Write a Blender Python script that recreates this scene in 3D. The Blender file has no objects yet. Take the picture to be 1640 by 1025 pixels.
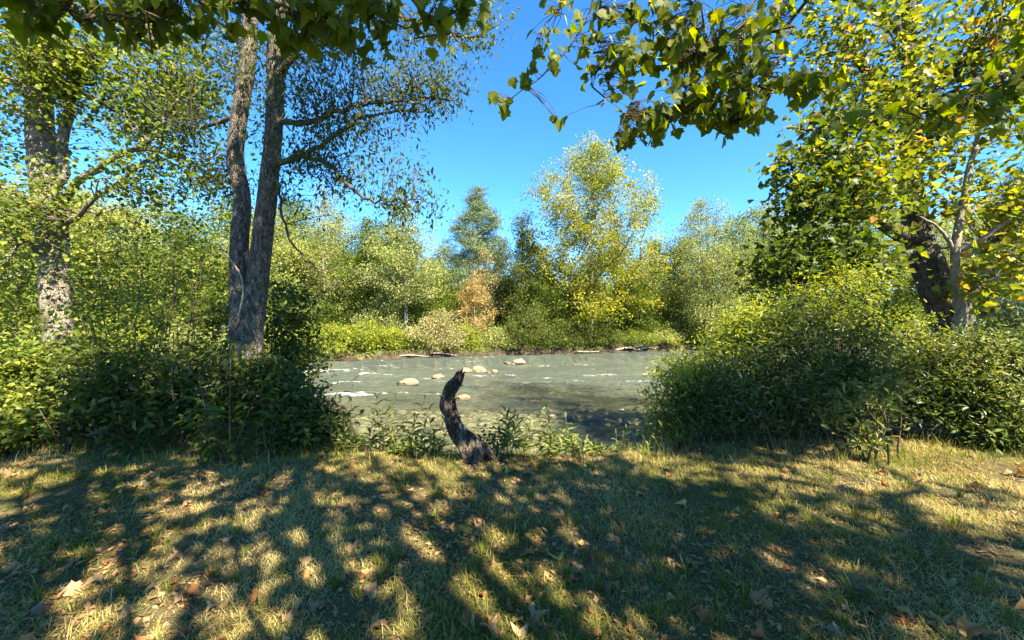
import bpy, math
import numpy as np

# ------------------------------------------------------------------ camera, sky, sun, exposure
SC = bpy.context.scene
COL = SC.collection
F, CX, CY, CH = 640.0, 820.0, 512.5, 1.6          # photo focal length / centre in photo pixels, eye height (m)

cam = bpy.data.objects.new('camera', bpy.data.cameras.new('camera'))
COL.objects.link(cam)
cam.data.sensor_width = 36.0
cam.data.lens = F / 1640.0 * 36.0
cam.data.clip_start = 0.05
cam.data.clip_end = 2000.0
cam.location = (0, 0, CH)
cam.rotation_euler = (math.radians(90), 0, 0)
SC.camera = cam

SUN_AZ, SUN_EL = math.radians(141), math.radians(47)   # clockwise from +Y (view direction): behind right
TO_SUN = np.array([math.sin(SUN_AZ) * math.cos(SUN_EL), math.cos(SUN_AZ) * math.cos(SUN_EL), math.sin(SUN_EL)])

world = bpy.data.worlds.new('World')
SC.world = world
world.use_nodes = True
wn = world.node_tree
sky = wn.nodes.new('ShaderNodeTexSky')
sky.sky_type = 'NISHITA'
sky.sun_disc = False
sky.sun_elevation = SUN_EL
sky.sun_rotation = SUN_AZ
sky.air_density = 0.7
sky.dust_density = 0.0
sky.ozone_density = 9.0
hs = wn.nodes.new('ShaderNodeHueSaturation')          # the phone's colour rendering of a clear sky
hs.inputs['Saturation'].default_value = 1.17
wn.links.new(sky.outputs[0], hs.inputs['Color'])
wn.links.new(hs.outputs[0], wn.nodes['Background'].inputs[0])
wn.nodes['Background'].inputs[1].default_value = 0.108

sun = bpy.data.objects.new('sun', bpy.data.lights.new('sun', 'SUN'))
COL.objects.link(sun)
sun.data.energy = 5.0
sun.data.angle = math.radians(0.53)
sun.data.color = (1.0, 0.97, 0.92)
import mathutils
sun.rotation_euler = mathutils.Vector(TO_SUN).to_track_quat('Z', 'Y').to_euler()
sun.location = (0, 0, 60)

SC.view_settings.view_transform = 'Standard'
SC.view_settings.look = 'None'
SC.view_settings.exposure = 2.5
SC.view_settings.gamma = 1.0
SC.view_settings.use_white_balance = True          # balanced for the open shade, as the photograph is
SC.view_settings.white_balance_temperature = 8300
SC.view_settings.white_balance_tint = 6
cy = SC.cycles
cy.max_bounces = 7
cy.diffuse_bounces = 3
cy.glossy_bounces = 2
cy.transmission_bounces = 3
cy.transparent_max_bounces = 8
cy.caustics_reflective = False
cy.caustics_refractive = False

# ------------------------------------------------------------------ helpers
R = np.random.default_rng(11)


def at(px, py, Y):
    return np.array([(px - CX) / F * Y, Y, CH - (py - CY) / F * Y])


def sst(a, b, x):
    t = np.clip((x - a) / (b - a), 0, 1)
    return t * t * (3 - 2 * t)


def norm(v):
    return v / np.maximum(np.linalg.norm(v, axis=-1, keepdims=True), 1e-9)


_HT = np.random.default_rng(5).random((256, 256))


def vnoise(x, y):
    xi, yi = np.floor(x).astype(int), np.floor(y).astype(int)
    fx, fy = x - xi, y - yi
    fx, fy = fx * fx * (3 - 2 * fx), fy * fy * (3 - 2 * fy)
    a, b = _HT[xi & 255, yi & 255], _HT[(xi + 1) & 255, yi & 255]
    c, d = _HT[xi & 255, (yi + 1) & 255], _HT[(xi + 1) & 255, (yi + 1) & 255]
    return (a + (b - a) * fx) * (1 - fy) + (c + (d - c) * fx) * fy


def fbm(x, y, o=4):
    s, a = 0, 0.5
    for i in range(o):
        s = s + a * (vnoise(x * 2 ** i + 17.3 * i, y * 2 ** i + 5.1 * i) - 0.5)
        a *= 0.5
    return s


def set_mesh(me, V, faces, attrs=None, smooth=False, mat_index=None):
    """faces: list of (n,k) int arrays"""
    faces = [f for f in faces if len(f)]
    me.vertices.add(len(V))
    me.vertices.foreach_set('co', np.asarray(V, dtype=np.float32).ravel())
    loops = np.concatenate([f.ravel() for f in faces]).astype(np.int32)
    cnt = np.concatenate([np.full(len(f), f.shape[1]) for f in faces]).astype(np.int32)
    st = np.concatenate([[0], np.cumsum(cnt)[:-1]]).astype(np.int32)
    me.loops.add(len(loops))
    me.loops.foreach_set('vertex_index', loops)
    me.polygons.add(len(cnt))
    me.polygons.foreach_set('loop_start', st)
    if smooth:
        me.polygons.foreach_set('use_smooth', np.ones(len(cnt), dtype=bool))
    else:
        me.polygons.foreach_set('use_smooth', np.zeros(len(cnt), dtype=bool))
    if mat_index is not None:
        me.polygons.foreach_set('material_index', np.asarray(mat_index, dtype=np.int32))
    if attrs:
        for k, v in attrs.items():
            a = me.attributes.new(k, 'FLOAT', 'POINT')
            a.data.foreach_set('value', np.asarray(v, dtype=np.float32))
    me.update(calc_edges=True)
    return me


def obj(name, V, faces, mat, parent=None, attrs=None, smooth=False, loc=None, mat_index=None):
    me = bpy.data.meshes.new(name)
    set_mesh(me, V, faces, attrs, smooth, mat_index)
    for m in (mat if isinstance(mat, (list, tuple)) else [mat]):
        me.materials.append(m)
    return link(name, me, parent, loc)


def link(name, me, parent=None, loc=None, rot=None, scale=None):
    o = bpy.data.objects.new(name, me)
    COL.objects.link(o)
    if parent is not None:
        o.parent = parent
    if loc is not None:
        o.location = tuple(float(c) for c in loc)
    if rot is not None:
        o.rotation_euler = tuple(float(c) for c in rot)
    if scale is not None:
        o.scale = tuple(float(c) for c in scale)
    return o


def tag(o, label, cat, group=None, kind=None):
    if label:
        o['label'] = label
    if cat:
        o['category'] = cat
    if group:
        o['group'] = group
    if kind:
        o['kind'] = kind
    return o


def empty(name, loc):
    o = bpy.data.objects.new(name, None)
    o.empty_display_size = 0.2
    COL.objects.link(o)
    o.location = tuple(float(c) for c in loc)
    return o


def copy_tree(o, loc, rz=0.0, s=(1, 1, 1), label=None):
    c = o.copy()
    COL.objects.link(c)
    c.location = tuple(float(v) for v in loc)
    c.rotation_euler = (0, 0, rz)
    c.scale = s
    if label:
        c['label'] = label
    for ch in o.children:
        d = ch.copy()
        COL.objects.link(d)
        d.parent = c
    return c


# ---- tubes: polylines (N,n,3), radii (N,n)
def tubes(P, rad, k=5):
    N, n, _ = P.shape
    T = norm(np.gradient(P, axis=1))
    ref = np.where(np.abs(T[:, :1, 2:3]).repeat(3, 2) > 0.8, np.array([1.0, 0.13, 0.0]), np.array([0.1, 0.05, 1.0]))
    U = norm(np.cross(T, np.broadcast_to(ref, T.shape)))
    W = np.cross(T, U)
    a = np.arange(k) * 2 * np.pi / k
    ring = P[:, :, None, :] + rad[:, :, None, None] * (np.cos(a)[None, None, :, None] * U[:, :, None, :] + np.sin(a)[None, None, :, None] * W[:, :, None, :])
    V = ring.reshape(-1, 3)
    i = np.arange(N)[:, None, None] * n * k
    j = np.arange(n - 1)[None, :, None] * k
    q = np.arange(k)[None, None, :]
    q2 = (q + 1) % k
    Fq = np.stack([i + j + q, i + j + q2, i + j + k + q2, i + j + k + q], axis=-1).reshape(-1, 4)
    cap = (np.arange(N)[:, None] * n * k + (n - 1) * k + np.arange(k)[None, :])
    return V, [Fq, cap]


def merge(parts):
    Vs, Fs, off = [], {}, 0
    for V, faces in parts:
        for f in faces:
            if len(f):
                Fs.setdefault(f.shape[1], []).append(f + off)
        Vs.append(V)
        off += len(V)
    return np.concatenate(Vs), [np.concatenate(v) for v in Fs.values()]


def spline(pts, n):
    """Catmull-Rom resample"""
    pts = np.asarray(pts, float)
    m = len(pts)
    ext = np.vstack([2 * pts[0] - pts[1], pts, 2 * pts[-1] - pts[-2]])
    t = np.linspace(0, m - 1, n)
    i = np.clip(np.floor(t).astype(int), 0, m - 2)
    u = (t - i)[:, None]
    p0, p1, p2, p3 = ext[i], ext[i + 1], ext[i + 2], ext[i + 3]
    return 0.5 * (2 * p1 + (p2 - p0) * u + (2 * p0 - 5 * p1 + 4 * p2 - p3) * u ** 2 + (3 * p1 - p0 - 3 * p2 + p3) * u ** 3)


def trunk_mesh(pts, rad, k=20, n=60, rough=0.06, seed=0, flare=0.0, fq=3.0):
    P = spline(pts, n)
    r = spline(np.array([[v, 0, 0] for v in rad]), n)[:, 0]
    V, Fc = tubes(P[None], r[None], k)
    V = V.reshape(n, k, 3)
    a = np.arange(k) / k
    L = np.concatenate([[0], np.cumsum(np.linalg.norm(np.diff(P, axis=0), axis=1))])
    ang = a * 2 * np.pi
    nz = fbm(np.cos(ang)[None] * fq + L[:, None] * 1.1 + seed * 7.7, np.sin(ang)[None] * fq + L[:, None] * 0.7, 4)
    rid = fbm(np.cos(ang)[None] * fq * 3.5 + L[:, None] * 2.5 + seed * 3.1, np.sin(ang)[None] * fq * 3.5, 2)
    s = 1 + rough * (4 * nz + 1.5 * rid)
    if flare:
        s = s + flare * np.exp(-L / 0.35)[:, None] * (1 + 0.6 * np.sin(ang * 4 + seed)[None])
    V = P[:, None] + (V - P[:, None]) * s[:, :, None]
    return V.reshape(-1, 3), Fc, P, r


# ---- leaves
LT = {}
LT['diamond'] = (np.array([[0, 0, 0], [.30, .42, .06], [0, 1, -.05], [-.30, .42, .06]]), [np.array([[0, 1, 2], [0, 2, 3]])])
LT['narrow'] = (np.array([[0, 0, 0], [.19, .42, .03], [0, 1, -.08], [-.19, .42, .03]]), [np.array([[0, 1, 2], [0, 2, 3]])])
LT['oval'] = (np.array([[0, 0, 0], [.22, .25, .05], [.24, .6, .04], [0, 1, -.1], [-.24, .6, .04], [-.22, .25, .05], [0, .45, -.02]]),
              [np.array([[0, 1, 6], [1, 2, 6], [2, 3, 6], [3, 4, 6], [4, 5, 6], [5, 0, 6]])])
LT['lance'] = (LT['oval'][0] * np.array([.62, 1, 1]), LT['oval'][1])
LT['round'] = (np.array([[0, 0, 0], [.34, .22, .05], [.30, .62, .04], [0, 1, -.06], [-.30, .62, .04], [-.34, .22, .05]]),
               [np.array([[0, 1, 2], [0, 2, 3], [0, 3, 4], [0, 4, 5]])])
LT['needle'] = (np.array([[-.07, 0, 0], [.07, 0, 0], [0, 1, -.05]]), [np.array([[0, 1, 2]])])
_mo = [(0, 0), (.20, -.06), (.34, .06), (.52, .16), (.45, .30), (.55, .50), (.40, .51), (.27, .62), (.19, .78), (0, 1.0),
       (-.20, .80), (-.26, .62), (-.41, .50), (-.56, .52), (-.46, .30), (-.50, .14), (-.32, .06), (-.18, -.06)]
_mv = np.array([(x, y, 0.10 * abs(x) - 0.16 * (y - .3) ** 2) for x, y in _mo] + [(0, .35, -.03)])
LT['lobed'] = (_mv, [np.array([[i, (i + 1) % 18, 18] for i in range(18)])])
_m5 = [(0, 0), (.30, -.02), (.50, .30), (.26, .45), (.18, .75), (0, 1), (-.20, .72), (-.28, .45), (-.50, .28), (-.28, -.03)]
LT['lobed_far'] = (np.array([(x, y, .1 * abs(x)) for x, y in _m5] + [(0, .35, -.03)]), [np.array([[i, (i + 1) % 10, 10] for i in range(10)])])


def leaf_frames(n, up=0.6, droop=0.3, out=None, rng=R):
    """random normals biased up, axes biased down/out"""
    nr = norm(rng.normal(size=(n, 3)) + np.array([0, 0, up * 1.6]))
    ax = rng.normal(size=(n, 3)) + np.array([0, 0, -droop * 1.8])
    if out is not None:
        ax = ax + out
    ax = norm(ax - (ax * nr).sum(1, keepdims=True) * nr)
    return ax, nr


def leaves(P, ax, nr, size, kind):
    T, faces = LT[kind]
    m = len(T)
    X = np.cross(ax, nr)
    s = size[:, None, None]
    V = P[:, None] + s * (T[None, :, 0:1] * X[:, None] + T[None, :, 1:2] * ax[:, None] + T[None, :, 2:3] * nr[:, None])
    off = (np.arange(len(P)) * m)[:, None, None]
    return V.reshape(-1, 3), [(f[None] + off).reshape(-1, f.shape[1]) for f in faces], m


# ------------------------------------------------------------------ materials
def new_mat(name):
    m = bpy.data.materials.new(name)
    m.use_nodes = True
    nt = m.node_tree
    nt.nodes.clear()
    out = nt.nodes.new('ShaderNodeOutputMaterial')
    return m, nt, out


def nd(nt, t, **kw):
    n = nt.nodes.new(t)
    for k, v in kw.items():
        if k.startswith('i_'):
            key = k[2:]
            n.inputs[int(key) if key.isdigit() else key].default_value = v
        else:
            setattr(n, k, v)
    return n


def ramp(nt, cols, pos=None, interp='LINEAR'):
    r = nt.nodes.new('ShaderNodeValToRGB')
    r.color_ramp.interpolation = interp
    el = r.color_ramp.elements
    n = len(cols)
    pos = pos or [i / max(n - 1, 1) for i in range(n)]
    while len(el) < n:
        el.new(0.5)
    for e, c, p in zip(el, cols, pos):
        e.position = p
        e.color = (*c, 1)
    return r


def leaf_mat(name, cols, trans=0.4, rough=0.45, pos=None, spec=0.2, attr='rnd', objrand=False, tint=(1.25, 1.25, 0.5)):
    m, nt, out = new_mat(name)
    L = nt.links.new
    if objrand:
        a = nd(nt, 'ShaderNodeObjectInfo')
        src = a.outputs['Random']
    else:
        a = nd(nt, 'ShaderNodeAttribute', attribute_name=attr)
        src = a.outputs['Fac']
    rp = ramp(nt, cols, pos)
    L(src, rp.inputs[0])
    b = nd(nt, 'ShaderNodeBsdfPrincipled', i_Roughness=rough)
    b.inputs['Specular IOR Level'].default_value = spec
    L(rp.outputs[0], b.inputs['Base Color'])
    tr = nd(nt, 'ShaderNodeBsdfTranslucent')
    mu = nd(nt, 'ShaderNodeMix', data_type='RGBA', blend_type='MULTIPLY')
    mu.inputs[0].default_value = 1.0
    mu.inputs[7].default_value = (*[t * 1.25 for t in tint], 1)
    L(rp.outputs[0], mu.inputs[6])
    L(mu.outputs[2], tr.inputs[0])
    mx = nd(nt, 'ShaderNodeMixShader')
    mx.inputs[0].default_value = trans
    L(b.outputs[0], mx.inputs[1])
    L(tr.outputs[0], mx.inputs[2])
    L(mx.outputs[0], out.inputs[0])
    return m


def bark_mat(name, c1, c2, c3, scale=6.0, stretch=0.25, bump=0.6, patch=None):
    m, nt, out = new_mat(name)
    L = nt.links.new
    tc = nd(nt, 'ShaderNodeTexCoord')
    mp = nd(nt, 'ShaderNodeMapping')
    mp.inputs['Scale'].default_value = (1, 1, stretch)
    L(tc.outputs['Object'], mp.inputs[0])
    n1 = nd(nt, 'ShaderNodeTexNoise', i_Scale=scale * 3, i_Detail=6.0, i_Roughness=0.65)
    v1 = nd(nt, 'ShaderNodeTexVoronoi', i_Scale=scale * 5, feature='DISTANCE_TO_EDGE')
    n2 = nd(nt, 'ShaderNodeTexNoise', i_Scale=scale * 0.9, i_Detail=4.0)
    L(mp.outputs[0], n1.inputs[0]); L(mp.outputs[0], v1.inputs[0]); L(tc.outputs['Object'], n2.inputs[0])
    rp = ramp(nt, [c1, c2, c3], [0.32, 0.52, 0.72])
    L(n1.outputs[0], rp.inputs[0])
    b = nd(nt, 'ShaderNodeBsdfPrincipled', i_Roughness=0.9)
    b.inputs['Specular IOR Level'].default_value = 0.15
    col = rp.outputs[0]
    if patch:
        pr = ramp(nt, [(0, 0, 0), (1, 1, 1)], [0.47, 0.56])
        L(n2.outputs[0], pr.inputs[0])
        mx = nd(nt, 'ShaderNodeMix', data_type='RGBA')
        L(pr.outputs[0], mx.inputs[0]); L(col, mx.inputs[6])
        mx.inputs[7].default_value = (*patch, 1)
        col = mx.outputs[2]
    L(col, b.inputs['Base Color'])
    vr = ramp(nt, [(0, 0, 0), (1, 1, 1)], [0.0, 0.15])
    L(v1.outputs[0], vr.inputs[0])
    ad = nd(nt, 'ShaderNodeMath', operation='ADD')
    L(vr.outputs[0], ad.inputs[0]); L(n1.outputs[0], ad.inputs[1])
    bp = nd(nt, 'ShaderNodeBump', i_Strength=bump, i_Distance=0.03)
    L(ad.outputs[0], bp.inputs['Height']); L(bp.outputs[0], b.inputs['Normal'])
    L(b.outputs[0], out.inputs[0])
    return m


def noise_mat(name, cols, scale=3.0, detail=6.0, rough=0.9, bump=0.3, dist=0.02, pos=None, second=None, coord='Object', spec=0.2):
    m, nt, out = new_mat(name)
    L = nt.links.new
    tc = nd(nt, 'ShaderNodeTexCoord')
    n1 = nd(nt, 'ShaderNodeTexNoise', i_Scale=scale, i_Detail=detail, i_Roughness=0.6)
    L(tc.outputs[coord], n1.inputs[0])
    rp = ramp(nt, cols, pos or [0.3 + 0.4 * i / (len(cols) - 1) for i in range(len(cols))])
    L(n1.outputs[0], rp.inputs[0])
    col = rp.outputs[0]
    if second:
        sc2, c2, lo, hi = second
        n2 = nd(nt, 'ShaderNodeTexNoise', i_Scale=sc2, i_Detail=3.0)
        L(tc.outputs[coord], n2.inputs[0])
        r2 = ramp(nt, [(0, 0, 0), (1, 1, 1)], [lo, hi])
        L(n2.outputs[0], r2.inputs[0])
        mx = nd(nt, 'ShaderNodeMix', data_type='RGBA')
        L(r2.outputs[0], mx.inputs[0]); L(col, mx.inputs[6])
        mx.inputs[7].default_value = (*c2, 1)
        col = mx.outputs[2]
    b = nd(nt, 'ShaderNodeBsdfPrincipled', i_Roughness=rough)
    b.inputs['Specular IOR Level'].default_value = spec
    L(col, b.inputs['Base Color'])
    n3 = nd(nt, 'ShaderNodeTexNoise', i_Scale=scale * 6, i_Detail=5.0)
    L(tc.outputs[coord], n3.inputs[0])
    bp = nd(nt, 'ShaderNodeBump', i_Strength=bump, i_Distance=dist)
    L(n3.outputs[0], bp.inputs['Height']); L(bp.outputs[0], b.inputs['Normal'])
    L(b.outputs[0], out.inputs[0])
    return m


def bed_mat():
    m, nt, out = new_mat('riverbed_cobbles')
    L = nt.links.new
    tc = nd(nt, 'ShaderNodeTexCoord')
    v = nd(nt, 'ShaderNodeTexVoronoi', i_Scale=3.2)
    L(tc.outputs['Object'], v.inputs[0])
    rp = ramp(nt, [(.28, .20, .11), (.50, .35, .19), (.58, .42, .26), (.36, .26, .14), (.54, .34, .18)])
    sep = nd(nt, 'ShaderNodeSeparateColor')
    L(v.outputs['Color'], sep.inputs[0])
    L(sep.outputs[0], rp.inputs[0])
    n = nd(nt, 'ShaderNodeTexNoise', i_Scale=0.35, i_Detail=5.0)
    L(tc.outputs['Object'], n.inputs[0])
    r2 = ramp(nt, [(0, 0, 0), (1, 1, 1)], [0.42, 0.62])
    L(n.outputs[0], r2.inputs[0])
    mx = nd(nt, 'ShaderNodeMix', data_type='RGBA')
    L(r2.outputs[0], mx.inputs[0]); L(rp.outputs[0], mx.inputs[6])
    mx.inputs[7].default_value = (.22, .17, .085, 1)
    b = nd(nt, 'ShaderNodeBsdfDiffuse')
    L(mx.outputs[2], b.inputs[0])
    bp = nd(nt, 'ShaderNodeBump', i_Strength=1.0, i_Distance=0.08)
    bp.invert = True
    L(v.outputs['Distance'], bp.inputs['Height']); L(bp.outputs[0], b.inputs['Normal'])
    L(b.outputs[0], out.inputs[0])
    return m


def water_mat():
    m, nt, out = new_mat('river_water')
    L = nt.links.new
    tc = nd(nt, 'ShaderNodeTexCoord')
    mp = nd(nt, 'ShaderNodeMapping')
    mp.inputs['Scale'].default_value = (0.55, 1.25, 1)
    L(tc.outputs['Object'], mp.inputs[0])
    n1 = nd(nt, 'ShaderNodeTexNoise', i_Scale=2.6, i_Detail=5.0, i_Roughness=0.62, i_Distortion=0.8)
    n2 = nd(nt, 'ShaderNodeTexNoise', i_Scale=9.0, i_Detail=3.0)
    L(mp.outputs[0], n1.inputs[0]); L(mp.outputs[0], n2.inputs[0])
    ad = nd(nt, 'ShaderNodeMath', operation='MULTIPLY_ADD')
    L(n2.outputs[0], ad.inputs[0]); ad.inputs[1].default_value = 0.45; L(n1.outputs[0], ad.inputs[2])
    bp = nd(nt, 'ShaderNodeBump', i_Strength=1.0, i_Distance=0.3)
    L(ad.outputs[0], bp.inputs['Height'])
    dep = nd(nt, 'ShaderNodeAttribute', attribute_name='depth')
    foam_sparkle = nd(nt, 'ShaderNodeAttribute', attribute_name='foam_sparkle')
    tr = nd(nt, 'ShaderNodeBsdfTransparent')
    tr.inputs[0].default_value = (.74, .87, .82, 1)
    df = nd(nt, 'ShaderNodeBsdfDiffuse')
    df.inputs[0].default_value = (.07, .088, .076, 1)
    dr = ramp(nt, [(.05,) * 3, (.25,) * 3, (.62,) * 3], [0.15, 0.45, 0.95])
    L(dep.outputs['Fac'], dr.inputs[0])
    body = nd(nt, 'ShaderNodeMixShader')
    L(dr.outputs[0], body.inputs[0]); L(tr.outputs[0], body.inputs[1]); L(df.outputs[0], body.inputs[2])
    gl = nd(nt, 'ShaderNodeBsdfGlossy', i_Roughness=0.06)
    L(bp.outputs[0], gl.inputs['Normal'])
    fr = nd(nt, 'ShaderNodeFresnel', i_IOR=1.33)
    L(bp.outputs[0], fr.inputs['Normal'])
    mg = nd(nt, 'ShaderNodeMixShader')
    L(fr.outputs[0], mg.inputs[0]); L(body.outputs[0], mg.inputs[1]); L(gl.outputs[0], mg.inputs[2])
    wf = nd(nt, 'ShaderNodeBsdfDiffuse')
    wf.inputs[0].default_value = (.78, .82, .84, 1)
    fn = nd(nt, 'ShaderNodeTexNoise', i_Scale=3.4, i_Detail=9.0, i_Roughness=0.72, i_Distortion=.8)
    L(mp.outputs[0], fn.inputs[0])
    fa = nd(nt, 'ShaderNodeMath', operation='ADD')
    fs = nd(nt, 'ShaderNodeMath', operation='MULTIPLY')
    fs.inputs[1].default_value = 0.42
    L(foam_sparkle.outputs['Fac'], fs.inputs[0])
    L(fn.outputs[0], fa.inputs[0]); L(fs.outputs[0], fa.inputs[1])
    frp = ramp(nt, [(0,) * 3, (.85,) * 3], [0.70, 0.84])
    L(fa.outputs[0], frp.inputs[0])
    mf = nd(nt, 'ShaderNodeMixShader')
    L(frp.outputs[0], mf.inputs[0]); L(mg.outputs[0], mf.inputs[1]); L(wf.outputs[0], mf.inputs[2])
    L(mf.outputs[0], out.inputs[0])
    return m


M = {}
M['soil'] = noise_mat('lawn_soil', [(.035, .026, .014), (.075, .058, .026), (.12, .095, .045)], 9, 8, bump=0.8, dist=0.03,
                      second=(1.3, (.055, .062, .018), .45, .62))
M['forest_floor'] = noise_mat('forest_floor', [(.04, .032, .016), (.08, .075, .026), (.12, .10, .045)], 1.5, 8, bump=0.6, dist=.08,
                              second=(.3, (.05, .075, .018), .42, .58))
M['bank'] = noise_mat('bank_soil', [(.018, .013, .009), (.04, .029, .018), (.075, .055, .035)], 3, 8, bump=0.8, dist=.08)  # soil colour darkened to carry the shade along the far waterline
M['bed'] = bed_mat()
M['water'] = water_mat()
M['boulder'] = noise_mat('sandstone_boulder', [(.19, .125, .07), (.28, .19, .11), (.36, .25, .16)], 2.2, 8, bump=0.35, dist=.05,
                         second=(1.1, (.15, .105, .07), .5, .68))
def wet_band(m):
    nt = m.node_tree
    b = next(n for n in nt.nodes if n.type == 'BSDF_PRINCIPLED')
    src = b.inputs['Base Color'].links[0].from_socket
    ge = nd(nt, 'ShaderNodeNewGeometry')
    sp = nd(nt, 'ShaderNodeSeparateXYZ')
    nt.links.new(ge.outputs['Position'], sp.inputs[0])
    mr = nd(nt, 'ShaderNodeMapRange')
    mr.inputs[1].default_value = -1.17; mr.inputs[2].default_value = -1.09
    nt.links.new(sp.outputs[2], mr.inputs[0])
    mx = nd(nt, 'ShaderNodeMix', data_type='RGBA')
    nt.links.new(mr.outputs[0], mx.inputs[0]); nt.links.new(src, mx.inputs[7])
    mx.inputs[6].default_value = (.06, .045, .03, 1)
    nt.links.new(mx.outputs[2], b.inputs['Base Color'])


M['cobble'] = noise_mat('tan_cobble', [(.30, .21, .12), (.42, .30, .18), (.50, .38, .25)], 2.2, 8, bump=.3, dist=.04)
wet_band(M['boulder'])
M['wet_rock'] = noise_mat('wet_dark_rock', [(.05, .04, .035), (.10, .085, .075), (.16, .13, .11)], 3, 8, rough=.5, bump=.4, dist=.04)
M['syc_bark'] = bark_mat('mottled_pale_bark', (.10, .08, .06), (.23, .195, .155), (.36, .315, .26), 6.5, .5, .8, patch=(.12, .10, .075))
M['dark_bark'] = bark_mat('furrowed_dark_bark', (.022, .018, .014), (.075, .062, .05), (.19, .165, .14), 6, .22, 1.0, patch=(.11, .10, .075))
M['lichen_bark'] = bark_mat('lichened_grey_bark', (.03, .025, .02), (.11, .095, .078), (.27, .245, .215), 7, .35, 1.0)
M['pale_bark'] = bark_mat('smooth_pale_bark', (.11, .09, .07), (.20, .17, .14), (.29, .255, .21), 5, .5, .4)
M['twig'] = bark_mat('brown_twig', (.03, .022, .015), (.07, .052, .038), (.13, .10, .075), 5, .4, .3)
M['snag'] = bark_mat('weathered_dead_wood', (.03, .023, .017), (.11, .085, .063), (.28, .235, .185), 7, .4, 1.0, patch=(.035, .027, .02))
M['log'] = bark_mat('bleached_driftwood', (.12, .10, .08), (.25, .21, .17), (.40, .35, .29), 5, .4, .5)

# ------------------------------------------------------------------ terrain and river
WATER = -1.2


def edge(x):          # where the lawn breaks down to the river
    return 4.85 + 3.6 * sst(-1.6, -4.2, x) + 4.6 * sst(1.9, 5.0, x) + 0.25 * fbm(x * 0.7, x * 0 + 3.3, 3)


def far_line(x):
    return np.clip(31.7 + 0.34 * x, 21, 44) + 2.6 * fbm(x * 0.28, x * 0 + 9.1, 5)


def ground_z(x, y):
    x, y = np.asarray(x, float), np.asarray(y, float)
    lawn = 0.10 * fbm(x * 0.5, y * 0.5, 3) + 0.035 * fbm(x * 3, y * 3, 3) - 0.05 * sst(3.9, 5.2, y)
    d = y - edge(x)
    depth = 0.32 + 0.55 * sst(9, 20, y) + 0.35 * fbm(x * 0.35, y * 0.35, 3)
    bed = WATER - np.maximum(depth, 0.06)
    z = lawn + (bed - lawn) * sst(0, 2.0, d)
    d2 = y - far_line(x)
    far = -0.62 + 1.0 * sst(0.3, 7, d2) + 0.02 * np.maximum(d2, 0) + 0.5 * fbm(x * 0.3, y * 0.3, 3)
    hill = 9 * sst(25, 150, d2) + 14 * sst(60, 260, d2) * (0.6 + fbm(x * 0.01, y * 0.01, 3))
    z = z + (far + hill - z) * sst(-0.7, 0.5, d2)
    return z


def axis_pts(segs):
    out = []
    for a, b, s in segs:
        out.append(np.arange(a, b, s))
    return np.concatenate(out)


gx = axis_pts([(-420, -60, 20), (-60, -20, 2), (-20, -9, .5), (-9, 9, .14), (9, 20, .5), (20, 60, 2), (60, 421, 20)])
gy = axis_pts([(-60, -10, 5), (-10, 1, .6), (1, 9, .12), (9, 20, .5), (20, 45, .4), (45, 70, 2.5), (70, 460, 15)])
GX, GY = np.meshgrid(gx, gy)
GZ = ground_z(GX, GY)
nx, ny = len(gx), len(gy)
ii = np.arange(ny - 1)[:, None] * nx + np.arange(nx - 1)[None]
gf = np.stack([ii, ii + 1, ii + nx + 1, ii + nx], -1).reshape(-1, 4)
fcx, fcy = GX.ravel()[gf].mean(1), GY.ravel()[gf].mean(1)
fz = GZ.ravel()[gf].mean(1)
mi = np.zeros(len(gf), int)
mi[fcy > far_line(fcx) + 0.3] = 2
mi[(fcy > edge(fcx) + 0.5) & (fcy <= far_line(fcx) + 0.3)] = 1
mi[(mi == 1) & (GZ.ravel()[gf].max(1) < WATER - 0.06)] = 3
g = obj('ground', np.stack([GX.ravel(), GY.ravel(), GZ.ravel()], 1), [gf],
        [M['soil'], M['bank'], M['forest_floor'], M['bed']], smooth=True, mat_index=mi)
g['kind'] = 'structure'

wx = axis_pts([(-70, -22, 1.0), (-22, 22, .12), (22, 71, 1.0)])
wy = axis_pts([(4.6, 12, .07), (12, 22, .10), (22, 36, .14), (36, 48, .3)])
WX, WY = np.meshgrid(wx, wy)
depth = WATER - ground_z(WX, WY)
foam_sparkle = np.zeros_like(WX)
# riffles: (px, py, half length m, half width m, strength)
RIF = [(565, 631, 1.3, .5, .62), (640, 628, 1.2, .4, .5), (690, 607, 1.0, .4, .42), (525, 592, 3.2, .8, .5), (450, 596, 4.0, 1.2, .55), (350, 598, 4.0, 1.2, .55),
       (250, 600, 4.0, 1.5, .6), (770, 601, .8, .4, .45), (900, 606, 2.5, .5, .36), (1000, 592, 3.0, .6, .34), (930, 584, 3.0, .8, .36),
       (620, 586, 2.0, .5, .40), (860, 586, 2, .5, .4), (150, 605, 5, 2, .6), (1010, 612, 1.6, .4, .4), (830, 625, 1.4, .35, .4), (600, 600, 2, .3, .5), (700, 630, 1.2, .25, .45), (930, 630, 1.2, .25, .4), (960, 600, 2.0, .3, .45), (860, 612, 1.5, .3, .42), (560, 612, 1.6, .4, .45), (1030, 600, 2, .4, .4), (720, 590, 1.5, .3, .4)]
for px, py, lx, ly, s in RIF:
    Y = (CH - WATER) * F / (py - CY)
    X = (px - CX) / F * Y
    foam_sparkle = np.maximum(foam_sparkle, s * np.exp(-((WX - X) / lx) ** 2 - ((WY - Y) / ly) ** 2))
foam_sparkle = np.maximum(foam_sparkle, .30 * np.clip(vnoise(WX * .35 + 8, WY * .8) * 1.8 - .7, 0, 1) * sst(12, 17, WY))  # thin white flecks painted over the open water as its sparkle
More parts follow.
